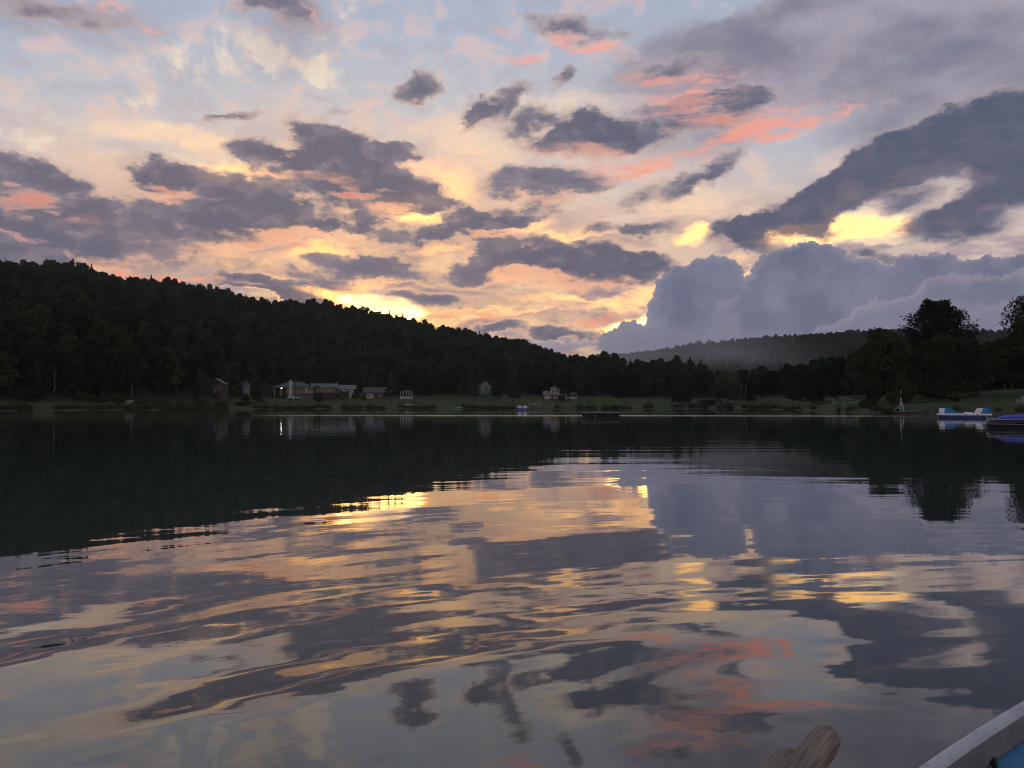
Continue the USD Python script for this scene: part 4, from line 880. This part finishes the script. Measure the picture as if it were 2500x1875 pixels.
# 8 glimpses: white cottages and cabins between the trees
def cottage(name, label, X, dist, w, d, Yeave, Yridge, wall, roof, turn=0, Ybase=None):
    p = place(X, dist); o = thing(name, label, 'house', p, facing(X, dist, turn)); ze, zr = zz(Yeave, dist, p), zz(Yridge, dist, p)
    part(o, 'wall', gable_wall(w, d, ze, zr - ze, -2.0, 'y'), wall); part(o, 'roof', gable_roof(w, d, ze + .02, zr - ze, .35, .14, 'y'), roof)
    window(o, -w * .24, ze * .35, w * .18, ze * .35, -d / 2); window(o, w * .26, ze * .35, w * .18, ze * .35, -d / 2); door(o, 0, .05, .9, min(2.0, ze * .8), -d / 2, GREYWALL)
    return o
cottage('white_cottage', 'small white cottage half hidden by trees, right of the left wood', 598, 262, 2.6, 4, 939, 929, SIDING, SHINGLE, 10)
cottage('dark_cabin', 'low dark cabin with pale roof edge under the trees on the left shore', 530, 240, 5.6, 5, 938, 925, BROWNWALL, PALEROOF, -14)
cottage('grey_cabin', 'grey cabin on the wooded bank at the far left', 58, 180, 3.2, 4, 903, 889, GREYWALL, PALEROOF, 12)
cottage('white_gable_house', 'small white gabled house between dark trees at the far right end of lawn', 1894, 290, 2.4, 4, 957, 949, WHITE, PALEROOF, 16)

# ------------------------------------------------------------------ along the shore
def car(name, label, X, dist, rz):
    p = place(X, dist); o = thing(name, label, 'car', p, rz)
    side = [(-2.1, .32), (2.1, .32), (2.15, .62), (1.95, .88), (1.0, .98), (.45, 1.42), (-1.15, 1.46), (-1.85, 1.0), (-2.15, .92)]
    body = prism(side, -.86, .86); v = body.vertices; up = np.clip((v[:, 2] - .95) / .5, 0, 1); v[:, 1] *= 1 - .20 * up; body.vertices = v
    part(o, 'body', body, WHITE)
    for s in (-1, 1):
        part(o, 'side_window', prism([(.34, 1.34), (.86, 1.02), (-1.6, 1.02), (-1.12, 1.37)], s * .775 - .02, s * .775 + .02), GLASS)
        for x in (-1.32, 1.32):
            w = trimesh.creation.cylinder(.33, .22, sections=20); w.apply_transform(trimesh.transformations.rotation_matrix(math.pi / 2, (1, 0, 0))); w.apply_translation((x, s * .80, .33))
            t = part(o, 'wheel', w, RUBBER); c = trimesh.creation.cylinder(.19, .02, sections=16); c.apply_transform(trimesh.transformations.rotation_matrix(math.pi / 2, (1, 0, 0))); c.apply_translation((x, s * .917, .33)); part(t, 'rim', c, DARKMETAL)
        part(o, 'headlight', box(.10, .34, .14, (2.06, s * .55, .66)), GLASS); part(o, 'tail_light', box(.08, .26, .18, (-2.12, s * .6, .72)), paint('tail_red', (.25, .02, .02), .3))
    part(o, 'windscreen', loft([[(.98, -.68, 1.0), (.98, .68, 1.0)], [(.50, -.58, 1.395), (.50, .58, 1.395)]], False, False).apply_translation((.02, 0, .012)), GLASS)
    part(o, 'bumper', box(.12, 1.6, .18, (2.13, 0, .34), 0, .04), DARKMETAL)
    return o
car('parked_car', 'white car parked on the lawn below the white chimney', 717, 262, facing(717, 262, 12))

def pole(label, X, dist, Ytop, r=.13, mat=DARKWOOD, arm=True):
    p = place(X, dist); o = thing('utility_pole', label, 'utility pole', p, facing(X, dist)); H = zz(Ytop, dist, p)
    part(o, 'shaft', bar((0, 0, -.5), (0, 0, H), r, 8, r * .7), mat)
    if arm: part(o, 'crossarm', box(1.6, .12, .12, (0, 0, H - .6)), mat); part(o, 'insulator', [bar((x, 0, H - .48), (x, 0, H - .25), .05) for x in (-.7, .7)], DARKMETAL)
pole('dark utility pole standing before the ranch house with the chimney', 722, 258, 912, .12, DARKWOOD, False)
pole('pale weathered pole rising above the tree left of the pavilion', 956, 276, 908, .13, GREYWOOD)
pole('pale pole right of the grey gabled house', 1200, 318, 927, .12, GREYWOOD, False)
pole('thin pale pole behind the pale willow, left of two', 1812, 276, 936, .12, PALE_BARK, False)
pole('thin pale pole behind the pale willow, right of two', 1821, 278, 938, .12, PALE_BARK, False)
for X, d, Yt, lab in [(133, 170, 884, 'tallest pale bare trunk standing at the left shore'), (106, 176, 893, 'pale bare trunk left of the tallest one on the left shore'), (215, 184, 888, 'pale bare trunk right of the tallest one on the left shore'), (38, 178, 915, 'thin grey trunk below the cabin at far left')]:
    p = place(X, d); H = zz(Yt, d, p); o = thing('bare_tree', lab, 'tree', p); r = np.random.default_rng(X)
    q = [np.array([r.normal(0, .12) + .03 * k, 0, -.3 + (H + .3) * k / 4]) for k in range(5)]
    part(o, 'trunk', [bar(q[k], q[k + 1], .17 - .025 * k, 7, .17 - .025 * (k + 1)) for k in range(4)], PALE_BARK)
    part(o, 'stub_branch', [bar(q[3], q[3] + [r.uniform(-.9, .9), .2, .5], .05, 5, .02), bar(q[2] * .5 + q[3] * .5, q[2] * .5 + q[3] * .5 + [r.uniform(-.8, .8), -.2, .3], .045, 5, .015)], PALE_BARK)

def rowboat(name, label, X, dist, L, mat, inner, rz, z=None, upside=False, B=.36):
    p = spot(X, dist); p[2] = float(ground_z(p[0], p[1])) if z is None else z
    o = thing(name, label, 'boat', p, rz); rings_, rin = [], []
    for t in np.linspace(0, 1, 13):
        w = B * L * max(0.0, 1 - (abs(t - .42) / .58) ** 2.6) ** .8 * .5 + .02 if t > .42 else B * L * .5 * (.78 + .22 * (t / .42))
        sheer = .42 + .16 * t ** 2; keel = .02 + .22 * max(0, t - .75) / .25
        a = np.linspace(-1, 1, 11); sec = np.stack([np.full(11, (t - .5) * L), a * w, keel + (sheer - keel) * np.abs(a) ** 2.4], 1)
        rings_.append(sec); rin.append(sec * [1, .93, 1] + [0, 0, .035 * 1.0]) 
    hull = loft(rings_, False, False); inn = loft(rin, False, False)
    tr = trimesh.Trimesh(np.vstack([rings_[0], rings_[0].mean(0)]), [(k, k + 1, 11) for k in range(10)], process=False)
    edge = [bar(rings_[i][j], rings_[i + 1][j], .035, 6) for i in range(12) for j in (0, 10)]
    seats = [box(.26, np.ptp(rin[i][:, 1]) * .92, .04, ((i / 12 - .5) * L, 0, .34)) for i in (3, 6, 9)]
    if upside:
        for m in [hull, inn, tr] + edge + seats: m.vertices = m.vertices * [1, -1, -1] + [0, 0, .62]
    part(o, 'hull', [hull, tr], mat); part(o, 'lining', inn, inner); part(o, 'gunwale', edge, inner)
    for m in seats: part(o, 'thwart', m, inner)
    return o
ALU = paint('dull_aluminium', (.42, .44, .46), .45, .25, 5.0, metal=.5)
NAVY = paint('navy_gelcoat', (.015, .022, .075), .3, .2, 2.0)
rowboat('rowing_boat', 'grey aluminium rowing boat drawn up at the waterline left of the blue boat', 1201, 241, 3.3, ALU, ALU, 6)
rowboat('rowing_boat', 'white rowing boat at the waterline above the swim raft', 1533, 244, 2.7, WHITE, GREYWALL, -4)
rowboat('rowing_boat', 'dark rowing boat lying beside the reeds in front of the pavilion', 1032, 240, 2.6, DARKMETAL, ALU, 4)
rowboat('rowing_boat', 'grey rowing boat turned upside down on the lawn in front of the pavilion', 1000, 246, 3.0, ALU, ALU, 3, upside=True)
rowboat('canoe', 'reddish upturned canoe at the far left waterline', 4, 156, 4.0, paint('red_paint', (.20, .05, .035), .5, .3, 2.0), DARKWOOD, 8, upside=True, B=.22)
rowboat('rowing_boat', 'small pale blue boat at the foot of the bright lawn at right', 1863, 252, 2.0, paint('pale_blue', (.20, .30, .45), .4, .2), WHITE, 2)

# covered boat with green canvas, at the waterline
def shrouded(label, X, dist, rz):
    p = spot(X, dist); p[2] = max(float(ground_z(p[0], p[1])), 0.0); o = thing('covered_dinghy', label, 'boat', p, rz)
    rings_, top = [], []
    for t in np.linspace(0, 1, 11):
        w = .62 * (1 - max(0, (t - .45) / .55) ** 2.4) + .03; a = np.linspace(0, 2 * math.pi, 12, endpoint=False)
        rings_.append(np.stack([np.full(12, (t - .5) * 2.4), np.cos(a) * w, .28 + np.sin(a) * .26 * (1 - .3 * t)], 1))
        b_ = np.linspace(0, math.pi, 9); hh = .75 * math.exp(-((t - .35) / .25) ** 2) + .08
        top.append(np.stack([np.full(9, (t - .5) * 2.3), np.cos(b_) * w * .9, .44 + np.sin(b_) * hh], 1))
    part(o, 'hull', loft(rings_), WHITE, 40); part(o, 'canvas_cover', loft(top, False), paint('green_canvas', (.025, .07, .055), .8, .3, 3.0), 40)
shrouded('small white dinghy under dark green canvas at the waterline, left of the rowing boat', 1121, 236, 28)

# picnic tables on the lawn
def picnic(label, X, dist, rz):
    p = place(X, dist); o = thing('picnic_table', label, 'picnic table', p, rz)
    for k in range(4): part(o, 'top_plank', box(2.0, .18, .05, (0, -.3 + .2 * k, .72)), GREYPALE)
    for s in (-1, 1):
        part(o, 'bench_plank', box(2.0, .26, .05, (0, s * .78, .43)), GREYPALE)
        part(o, 'leg_frame', [bar((s * .75, -.72, 0), (s * .75, .25, .72), .05, 6), bar((s * .75, .72, 0), (s * .75, -.25, .72), .05, 6), bar((s * .75, -.85, .40), (s * .75, .85, .40), .04, 6)], GREYPALE)
    return o
GREYPALE = wood('pale_weathered_wood', (.52, .50, .46))
picnic('pale picnic table on the lawn above the blue moored boat, left one', 1298, 258, facing(1298, 258, 5))
picnic('pale picnic table on the lawn above the blue moored boat, right one', 1313, 259, facing(1313, 259, -8))

def bench(name, label, cat, X, dist, w, rz, z=None):
    p = spot(X, dist); p[2] = float(ground_z(p[0], p[1])) if z is None else z; o = thing(name, label, cat, p, rz)
    for k in range(max(3, int(w / .16))):
        part(o, 'back_slat', box(.09, .03, .62, (-w / 2 + .08 + k * (w - .16) / (max(3, int(w / .16)) - 1), .26, .40)), WHITE)
    for k in range(4): part(o, 'seat_slat', box(w, .11, .03, (0, -.22 + .13 * k, .38)), WHITE)
    for s in (-1, 1):
        part(o, 'armrest', box(.10, .62, .035, (s * w / 2, -.02, .60)), WHITE); part(o, 'leg', box(.08, .08, .60, (s * w / 2, -.26, 0)), WHITE); part(o, 'leg', box(.08, .08, .42, (s * w / 2, .24, 0)), WHITE)
    part(o, 'apron', box(w, .04, .14, (0, -.26, .24)), WHITE); return o
bench('lawn_bench', 'white slatted bench at the left waterline', 'bench', 318, 176, 1.7, facing(318, 168))
bench('lawn_chair', 'white slatted lawn chair on the right lawn at the picture edge', 'chair', 2494, 92.5, .72, facing(2494, 92.5, -35))

# post, boat lift and driftwood by the willow
p = place(2034, 136); o = thing('white_post', 'short white post beside a curved rail on the bank right of the willow', 'post', p, facing(2034, 136))
part(o, 'post', bar((0, 0, -.2), (.02, 0, .85), .13, 10, .11), WHITE); s = trimesh.creation.icosphere(2, .13); s.apply_translation((.02, 0, .86)); part(o, 'cap', s, WHITE)
tt = np.linspace(0, math.pi, 9); part(o, 'curved_rail', [bar((.42 + .28 * math.cos(a), .1, .35 + .4 * math.sin(a)), (.42 + .28 * math.cos(b_), .1, .35 + .4 * math.sin(b_)), .035, 6) for a, b_ in zip(tt[:-1], tt[1:])] + [bar((.14, .1, -.1), (.14, .1, .35), .035, 6), bar((.70, .1, -.1), (.70, .1, .35), .035, 6)], ALU)
p = place(2076, 124); o = thing('boat_lift', 'metal boat lift frame with white beam at the bank left of the large shore tree', 'boat lift', p, facing(2076, 124))
for x in (-.95, -.1, .95):
    for y in (-.5, .5): part(o, 'upright', bar((x, y, -.2), (x, y, 1.0 if x < .9 else .8), .035, 6), ALU)
part(o, 'top_rail', [bar((-.95, y, .98), (.4, y, .98), .03, 6) for y in (-.5, .5)], ALU); part(o, 'beam', box(1.2, .22, .14, (.45, -.62, .36), 0, .03), WHITE)
p = place(1955, 134.5); o = thing('driftwood_log', 'pale bare driftwood log slanting into the water below the willow', 'log', p, 0)
part(o, 'log', [bar((-.9, .6, .75), (.5, -.6, .12), .10, 8, .13), bar((.5, -.6, .12), (1.0, -1.1, -.2), .13, 8, .10)], PALE_BARK); part(o, 'snag', [bar((-.4, .2, .52), (-.2, .4, 1.0), .05, 6, .02), bar((-.7, .4, .66), (-1.0, .3, .95), .045, 6, .02)], PALE_BARK)

# docks on the right shore and the limp flag
def dock(label, X, dist, w, d, top, rail=False):
    p = spot(X, dist); o = thing('dock', label, 'dock', p, facing(X, dist)); n = max(4, int(w / .17))
    for k in range(n): part(o, 'plank', box(w / n - .012, d, .045, (-w / 2 + (k + .5) * w / n, d / 2, top - .045 + .004 * ((k * 7) % 3))), GREYWOOD)
    part(o, 'beam', [box(w, .10, .16, (0, .08, top - .212)), box(w, .10, .16, (0, d - .12, top - .212))], DARKWOOD)
    for x in (-w / 2 + .12, w / 2 - .12):
        for y in (.10, d - .14): part(o, 'pile', bar((x, y - .09 if y < .2 else y + .1, -1.2), (x, y - .09 if y < .2 else y + .1, top + .10), .06, 8), DARKWOOD)
    return o
d1 = dock('low dark dock carrying the pole with the limp flag', 2208, 82, 2.3, 4.5, .30)
u = 82 / FOCAL
def dk(X, Y, y=0.25): return ((X - 2208) * u, y, height_at(Y, 82))
part(d1, 'handrail', [bar(dk(2184, 1002), dk(2196, 992.5), .028, 6), bar(dk(2196, 992.5), dk(2204, 993), .028, 6), bar(dk(2204, 993), dk(2206.5, 1004.5), .028, 6), bar(dk(2199, 993), dk(2198.5, 1005), .024, 6), bar(dk(2193.5, 997.5, .5), dk(2205.3, 997.5, .5), .018, 6)], ALU)
dock('low grey dock right of the flag dock', 2242, 85, 2.1, 3.6, .42)
p = spot(2199, 82.35); p[2] = .30
fl = thing('flag', 'limp navy and white flag hanging from a pole on the dock', 'flag', p, facing(2199, 82))
zt = height_at(952.5, 82) - .30
part(fl, 'pole', bar((.28, .05, 0), (-.02, .05, zt), .02, 8, .014), ALU)
FLAGBLUE = paint('flag_navy', (.022, .026, .09), .85, .2, 3.0, spec=.1); FLAGWHITE = paint('flag_white', (.62, .62, .66), .85, .12, 3.0, spec=.1)
def drape(za, zb, wa, wb, shift, depth=.10, n=14, k=5):
    rows = []
    for i in range(k + 1):
        t = i / k; z = za + (zb - za) * t; w = wa + (wb - wa) * t; x = np.linspace(-.5, .5, n) * w + shift * t
        rows.append(np.stack([x, depth * np.sin(np.linspace(0, 5.5 * math.pi, n) + t * .8) * (.3 + .7 * w / .4), np.full(n, z)], 1))
    back = [r_ + [0, .012, 0] for r_ in rows]
    return trimesh.util.concatenate([loft(rows, False, False), loft(back, False, False)])
zf = height_at(989.5, 82) - .30
part(fl, 'cloth', drape(zt - .05, zf, .06, .24, -.02, .10, 16, 8).apply_translation((.03, -.02, 0)), FLAGWHITE, label='white lower folds of the flag')
part(fl, 'canton', drape(zt - .30, zt - .86, .12, .27, .03, .11, 16, 6).apply_translation((.06, -.075, 0)), FLAGBLUE, label='navy field of the flag')
part(fl, 'stripe', [drape(zt - .55, zt - .62, .2, .2, .0, .11, 12, 2).apply_translation((.08, -.10, 0)), drape(zt - .98, zt - 1.40, .14, .09, .02, .10, 12, 3).apply_translation((.10, -.08, 0))], FLAGBLUE)

# ------------------------------------------------------------------ swim raft
DR = 61.5; u = DR / FOCAL; p = spot(1468, DR); rf = thing('swim_raft', 'dark wooden swim raft with pale deck and ladder, afloat mid lake', 'raft', p, facing(1468, DR, 4))
BROWN = wood('raft_boards', (.030, .020, .017), .85, contrast=.45); PALEDECK = wood('raft_deck', (.26, .25, .25), .75, along=(0, 1, 0))
part(rf, 'frame', box(2.80, 2.3, .30, (0, 1.2, -.05)), DARKWOOD)
for k in range(3):
    part(rf, 'skirt_board', box(2.90, .045, .108, (0, .02, .005 + .115 * k)), BROWN)
    for s in (-1, 1): part(rf, 'end_board', box(.045, 2.3, .108, (s * 1.43, 1.2, .005 + .115 * k)), BROWN)
for k in range(16): part(rf, 'deck_plank', box(2.96 / 16 - .01, 2.5, .04, (-1.48 + (k + .5) * 2.96 / 16, 1.2, .355 + .003 * ((k * 5) % 3))), PALEDECK)
for s in (-1, 1): part(rf, 'float', bar((s * .9, .12, -.08), (s * .9, 2.3, -.08), .24, 12), DARKMETAL)
lx = (1427 - 1468) * u
for s in (-.14, .16): part(rf, 'ladder_rail', bar((lx + s, -.06, -.4), (lx + s, -.02, (.72 if s < 0 else .62)), .028, 7), DARKMETAL)
for z in (-.2, .08, .33, .58): part(rf, 'rung', bar((lx - .14, -.05, z), (lx + .16, -.05, z), .022, 6), DARKMETAL)
part(rf, 'cleat', box(.06, .05, .10, (-.5, -.03, .08)), WHITE)

# ------------------------------------------------------------------ pedal boat
def slab(L, W, z0, z1, r, grow=0.0, n=8):
    """a rounded rectangular slab with softened top edge"""
    def ring(k, z):
        q = sg.box(-L / 2 + r, -W / 2 + r, L / 2 - r, W / 2 - r).buffer(r + k, quad_segs=n); c = np.array(q.exterior.coords)[:-1]; return np.column_stack([c, np.full(len(c), z)])
    h = z1 - z0
    return loft([ring(-.05, z0), ring(0, z0 + min(.04, h * .3)), ring(grow, z1 - min(.05, h * .3)), ring(grow - .035, z1)])
BLUE = paint('blue_plastic', (.018, .17, .46), .35, .2, 3.0); PWHITE = paint('white_plastic', (.66, .68, .70), .4, .12, 3.0); HULLNAVY = paint('pedal_hull', (.012, .035, .11), .35, .25, 3.0)
DP = 57.6; u = DP / FOCAL; p = spot(2352.5, DP); pb = thing('pedal_boat', 'blue and white pedal boat floating off the right shore', 'pedal boat', p, facing(2352.5, DP, 3))
def px_(X): return (X - 2352.5) * u
def pz_(Y): return height_at(Y, DP)
part(pb, 'hull', slab(3.42, 1.66, -.14, pz_(1014.6), .42, .02), HULLNAVY, 40)
part(pb, 'deck', slab(3.52, 1.78, pz_(1014.6), pz_(1009.6), .46, .01), PWHITE, 40)
def pod(x0, x1, prof, y0, y1, mat, name):
    P = [(x0 + (x1 - x0) * a, pz_(1009.8) + b) for a, b in prof]
    q = sg.Polygon(P).buffer(-.03).buffer(.03, quad_segs=6); part(pb, name, prism(list(q.exterior.coords)[:-1], y0, y1), mat, 35)
zt = pz_(996) - pz_(1009.8)
pod(px_(2300.5), px_(2312), [(0, 0), (1, 0), (1.0, zt * .96), (.55, zt), (.1, zt * .96), (-.05, zt * .7)], -.80, .80, PWHITE, 'seat_back')
pod(px_(2310.5), px_(2346), [(0, 0), (1, 0), (1, .07), (.72, .13), (.62, .19), (.48, .36), (.38, zt * .98), (.24, zt * 1.03), (.08, zt * .9), (0, zt * .6)], -.84, -.46, BLUE, 'side_fender')
pod(px_(2310.5), px_(2346), [(0, 0), (1, 0), (1, .07), (.72, .13), (.62, .19), (.48, .36), (.38, zt * .98), (.24, zt * 1.03), (.08, zt * .9), (0, zt * .6)], .46, .84, BLUE, 'side_fender')
pod(px_(2352), px_(2374), [(0, 0), (1, 0), (.93, .05), (.75, .10), (.2, .115), (.05, .06)], -.62, .62, PWHITE, 'centre_console')
pod(px_(2375), px_(2392), [(0, 0), (.62, 0), (1.0, zt * .95), (.86, zt), (.45, zt * .97), (.26, zt * .7)], -.80, .80, PWHITE, 'seat_back')
for y0, y1 in ((-.84, -.46), (.46, .84)):
    pod(px_(2384), px_(2406), [(0, 0), (1, 0), (1.0, zt * .7), (.93, zt * .95), (.80, zt * 1.04), (.64, zt * .92), (.5, zt * .6), (.3, zt * .5), (.16, zt * .2)], y0, y1, BLUE, 'side_fender')
for x in (2354.5, 2378.5): part(pb, 'drain_slot', box(.13, .03, .045, (px_(x), -.893, pz_(1013.0)), 0, .01), RUBBER)
part(pb, 'tiller', [bar((px_(2365), 0, pz_(1010) + .1), (px_(2365), 0, pz_(1010) + .20), .02, 8)], DARKMETAL)
for y in (-.3, .3):
    part(pb, 'pedal', [bar((px_(2349), y - .12, pz_(1009)), (px_(2349), y + .12, pz_(1009)), .02, 6), box(.10, .09, .03, (px_(2349) + .02, y, pz_(1009) + .04))], RUBBER)

# ------------------------------------------------------------------ covered boat at the right edge
DB = 32.0; u = DB / FOCAL; p = spot(2580, DB); cb = thing('covered_boat', 'dark moored boat under a bright blue cover, cut by the right edge', 'boat', p, facing(2580, DB, -2))
COVER = paint('blue_tarpaulin', (.022, .026, .36), .55, .25, 2.5, bump=.03); BLACKHULL = paint('black_hull', (.012, .013, .020), .35, .25, 3.0); RUB = paint('pale_rub_rail', (.26, .26, .26), .5, .2, 6.0)
def bz(Y): return height_at(Y, DB)
L = 2 * (2580 - 2429.5) * u
part(cb, 'lower_hull', slab(L - .12, 1.75, -.18, bz(1037.5), .52, .05), BLACKHULL, 40)
part(cb, 'rub_rail', slab(L + .02, 1.90, bz(1037.5), bz(1035.2), .56, .01), RUB, 40)
part(cb, 'upper_hull', slab(L - .10, 1.78, bz(1035.2), bz(1025.6), .54, -.03), BLACKHULL, 40)
part(cb, 'top_rail', slab(L - .16, 1.70, bz(1025.6), bz(1023.6), .50, -.02), RUB, 40)
rows = []
for t in np.linspace(0, 1, 25):
    e = min(1, min(t, 1 - t) / .16); hgt = (bz(1013.0) - bz(1026.2)) * (math.sin(e * math.pi / 2) ** .75); a = np.linspace(-1, 1, 17)
    x = -L / 2 + .28 + (L - .56) * t; wv = .012 * np.sin(a * 9 + t * 40) + .018 * math.sin(t * 31)
    rows.append(np.stack([np.full(17, x), a * (.80 * (.75 + .25 * e)), bz(1026.2) + hgt * (1 - np.abs(a) ** 3.2) + wv * e * (1 - np.abs(a) ** 2)], 1))
part(cb, 'cover', loft(rows, False, False), COVER, 40)
part(cb, 'cover_hem', [bar(rows[i][j] + [0, -.012 if j == 0 else .012, -.004], rows[i + 1][j] + [0, -.012 if j == 0 else .012, -.004], .014, 5) for i in range(24) for j in (0, 16)], COVER)
part(cb, 'fender', [bar((x, -.98, bz(1036) - .30), (x, -.98, bz(1036) - .02), .07, 10) for x in (-.6, .9)], RUBBER)

# ------------------------------------------------------------------ blue boat moored off the far shore
DM = 155.0; u = DM / FOCAL; p = spot(1275.5, DM); mb = thing('moored_boat', 'small blue boat with white rim and seats moored off the far lawn', 'boat', p, facing(1275.5, DM))
part(mb, 'hull', slab(2.34, 1.3, -.12, .54, .34, .03), paint('deep_blue', (.015, .03, .22), .4, .2), 40); part(mb, 'rim', slab(2.44, 1.4, .54, .66, .38, .01), PWHITE, 40)
for x in (-.62, .55): part(mb, 'seat', box(.52, 1.0, .24, (x, 0, .66), 0, .08), PWHITE)
part(mb, 'life_vest', box(.42, .5, .14, (-.15, -.1, .66), 0, .05), paint('yellow_vest', (.45, .38, .10), .7))

# ------------------------------------------------------------------ our own rowing boat: gunwale, bow deck, oars
Ug, Ng, Og = np.array([.788, .616, 0]), np.array([.616, -.788, 0]), np.array([.625, 1.2526, 0])
ob = thing('own_rowing_boat', 'rowing boat in the foreground: weathered pale gunwale and blue bow deck', 'boat', Og, math.degrees(math.atan2(Ug[1], Ug[0])))
# in the boat's own frame x runs to the bow, -y is inboard (to starboard); the gunwale passes through the origin
HB = .66
def edge_at(x, side):           # side 1 = port (ours), -1 = starboard
    k = np.clip((x - .9) / 1.15, 0, 1); b = HB * (1 - k ** 2.0) * (1 - .10 * np.clip((-x - .6) / 2.2, 0, 1)); return -HB + side * b - side * .06 * np.clip(np.abs(np.asarray(x) - .27), 0, .5) ** 2
xs = np.concatenate([np.linspace(-2.7, .7, 25), np.linspace(.78, 2.05, 26)])
def zg_(x): return .352 + .028 * np.clip((x + .2) / 2.2, 0, 1) ** 2
GUN = paint('weathered_aluminium', (.40, .41, .43), .5, .3, 7.0, metal=.35, bump=.002, wear=(.20, .21, .22))
INNER = paint('dull_inner_rail', (.125, .13, .14), .65, .3, 9.0, bump=.002); DECKBLUE = paint('chipped_blue_paint', (.035, .16, .30), .6, .3, 6.0, bump=.001, wear=(.05, .12, .19))
for s in (1, -1):
    tube = []
    for x in xs:
        y, z = float(edge_at(x, s)), float(zg_(x)); a = np.linspace(0, 2 * math.pi, 12, endpoint=False)
        tube.append(np.stack([np.full(12, x), y - s * .0145 + np.cos(a) * .0165, z - .004 + np.sin(a) * .0135], 1))
    part(ob, 'gunwale', loft(tube), GUN, 50)
    fl_ = []
    for x in xs:
        y, z = float(edge_at(x, s)), float(zg_(x)); q = [(-.024, .000), (-.027, .004), (-.031, .000), (-.034, -.008), (-.040, -.026), (-.040, -.033), (-.030, -.030), (-.022, -.012)]
        fl_.append([(x, y + s * a, z + b_) for a, b_ in q])
    part(ob, 'inner_rail', loft(fl_), INNER, 40)
hull = []
for x in xs:
    yp, ys, z = float(edge_at(x, 1)), float(edge_at(x, -1)), float(zg_(x)) - .016; c = (yp + ys) / 2; w = (yp - ys) / 2 + .004; keel = -.14 + .30 * max(0, (x - 1.2) / .85) ** 2; a = np.linspace(-1, 1, 15)
    hull.append(np.stack([np.full(15, x), c + np.sign(a) * np.abs(a) ** .55 * w * .995, keel + (z - keel) * np.abs(a) ** 2.2], 1))
part(ob, 'hull', loft(hull, False, False), GUN, 50)
floor_ = [[(x, float(edge_at(x, 1)) * .9 - .07, -.02), (x, float(edge_at(x, -1)) * .9 - .06, -.02)] for x in xs if x < 1.2]
part(ob, 'floor', loft(floor_, False, False), DECKBLUE)
dk_ = [[(x, float(edge_at(x, 1)) - .036, float(zg_(x)) - .034), (x, -HB, float(zg_(x)) - .018), (x, float(edge_at(x, -1)) + .036, float(zg_(x)) - .034)] for x in np.concatenate([[.03], xs[(xs > .05) & (xs < 1.95)]])]
part(ob, 'bow_deck', loft(dk_, False, False), DECKBLUE, 30)
part(ob, 'bow_deck_end', box(.02, 2 * HB - .09, .30, (.02, -HB, .02)), DECKBLUE)
for x in (-1.15, -2.2): part(ob, 'thwart', box(.26, 2 * HB - .10, .03, (x, -HB, .20)), GREYWOOD)
part(ob, 'transom', box(.03, 2 * HB - .14, .40, (-2.69, -HB, -.06)), GUN)
cx = Ug @ (np.array([.800, 1.325, 0]) - Og), -(Ng @ (np.array([.800, 1.325, 0]) - Og))
part(ob, 'deck_catch', [box(.026, .007, .012, (.245, -.046, float(zg_(.245)) - .036), 20, .002)], RUBBER)

for y0, m_ in ((-.0255, GUN),): part(ob, 'rail_bead', [bar((a_, y0, float(zg_(a_)) + (.0045 if y0 > -.03 else -.020)), (b_, y0, float(zg_(b_)) + (.0045 if y0 > -.03 else -.020)), .0016, 5) for a_, b_ in zip(np.linspace(-.5, .85, 10)[:-1], np.linspace(-.5, .85, 10)[1:])], m_)
OARWOOD = wood('weathered_oar_wood', (.27, .215, .17), .8, (1, 0, 0), 110.0, .6)
def oar(label, tip, toward, length=1.95):
    """an oar whose grip ends at tip; toward is the direction from the grip to the blade"""
    t = np.array(toward, float); o = thing('oar', label, 'oar', tip, math.degrees(math.atan2(t[1], t[0]))); t = np.array([math.hypot(t[0], t[1]), 0, t[2]]); t /= np.linalg.norm(t)
    side = np.cross(t, (0, 0, 1.0)); side /= np.linalg.norm(side); up = np.cross(side, t)
    def tube(prof, n=18, seed=0, lump=.0):
        R = []
        for s, r_ in prof:
            a = np.arange(n) / n * 2 * math.pi; c = t * s
            k = r_ * (1 + lump * (meshkit.fbm(np.stack([np.cos(a) * 1.3, np.sin(a) * 1.3, np.full(n, s * 40)], -1), 3, seed) - .5))
            R.append(c + np.cos(a)[:, None] * side * k[:, None] + np.sin(a)[:, None] * up * k[:, None])
        return loft(R)
    grip = [(.000, .006), (.0015, .011), (.004, .0150), (.008, .0178), (.014, .0186), (.022, .0192)] + [(.022 + .008 * k, .0192 + .0003 * math.sin(k * .9)) for k in range(1, 14)] + [(.140, .0182), (.155, .0165)]
    gp = part(o, 'grip', tube(grip, 24, int(abs(tip[0]) * 1000), .03), OARWOOD, 60)
    part(o, 'shaft', tube([(.152, .0155), (.20, .017), (.8, .020), (length - .55, .018), (length - .45, .016)], 14), OARWOOD, 60)
    s0, s1 = length - .46, length; B = []
    for s in np.linspace(s0, s1, 7):
        k = (s - s0) / (s1 - s0); w = .02 + .055 * math.sin(min(1, k * 1.25) * math.pi / 2); h_ = .015 * (1 - .7 * k) + .003
        B.append([t * s + side * a * w + up * b_ * h_ for a, b_ in ((-1, -.4), (-1, .4), (0, 1), (1, .4), (1, -.4), (0, -1))])
    part(o, 'blade', loft(B), OARWOOD)
    return o
def at_depth(X, Y, d): q = ray(X, Y); return EYE + q / q[1] * d
oar('weathered wooden oar whose rounded grip sticks up highest, right of the pair', at_depth(2021, 1797, 1.00), (-.60, -.80, -.02))
oar('weathered wooden oar, left and lower of the pair of grips', at_depth(1928, 1853, .95), (-.60, -.80, -.03))
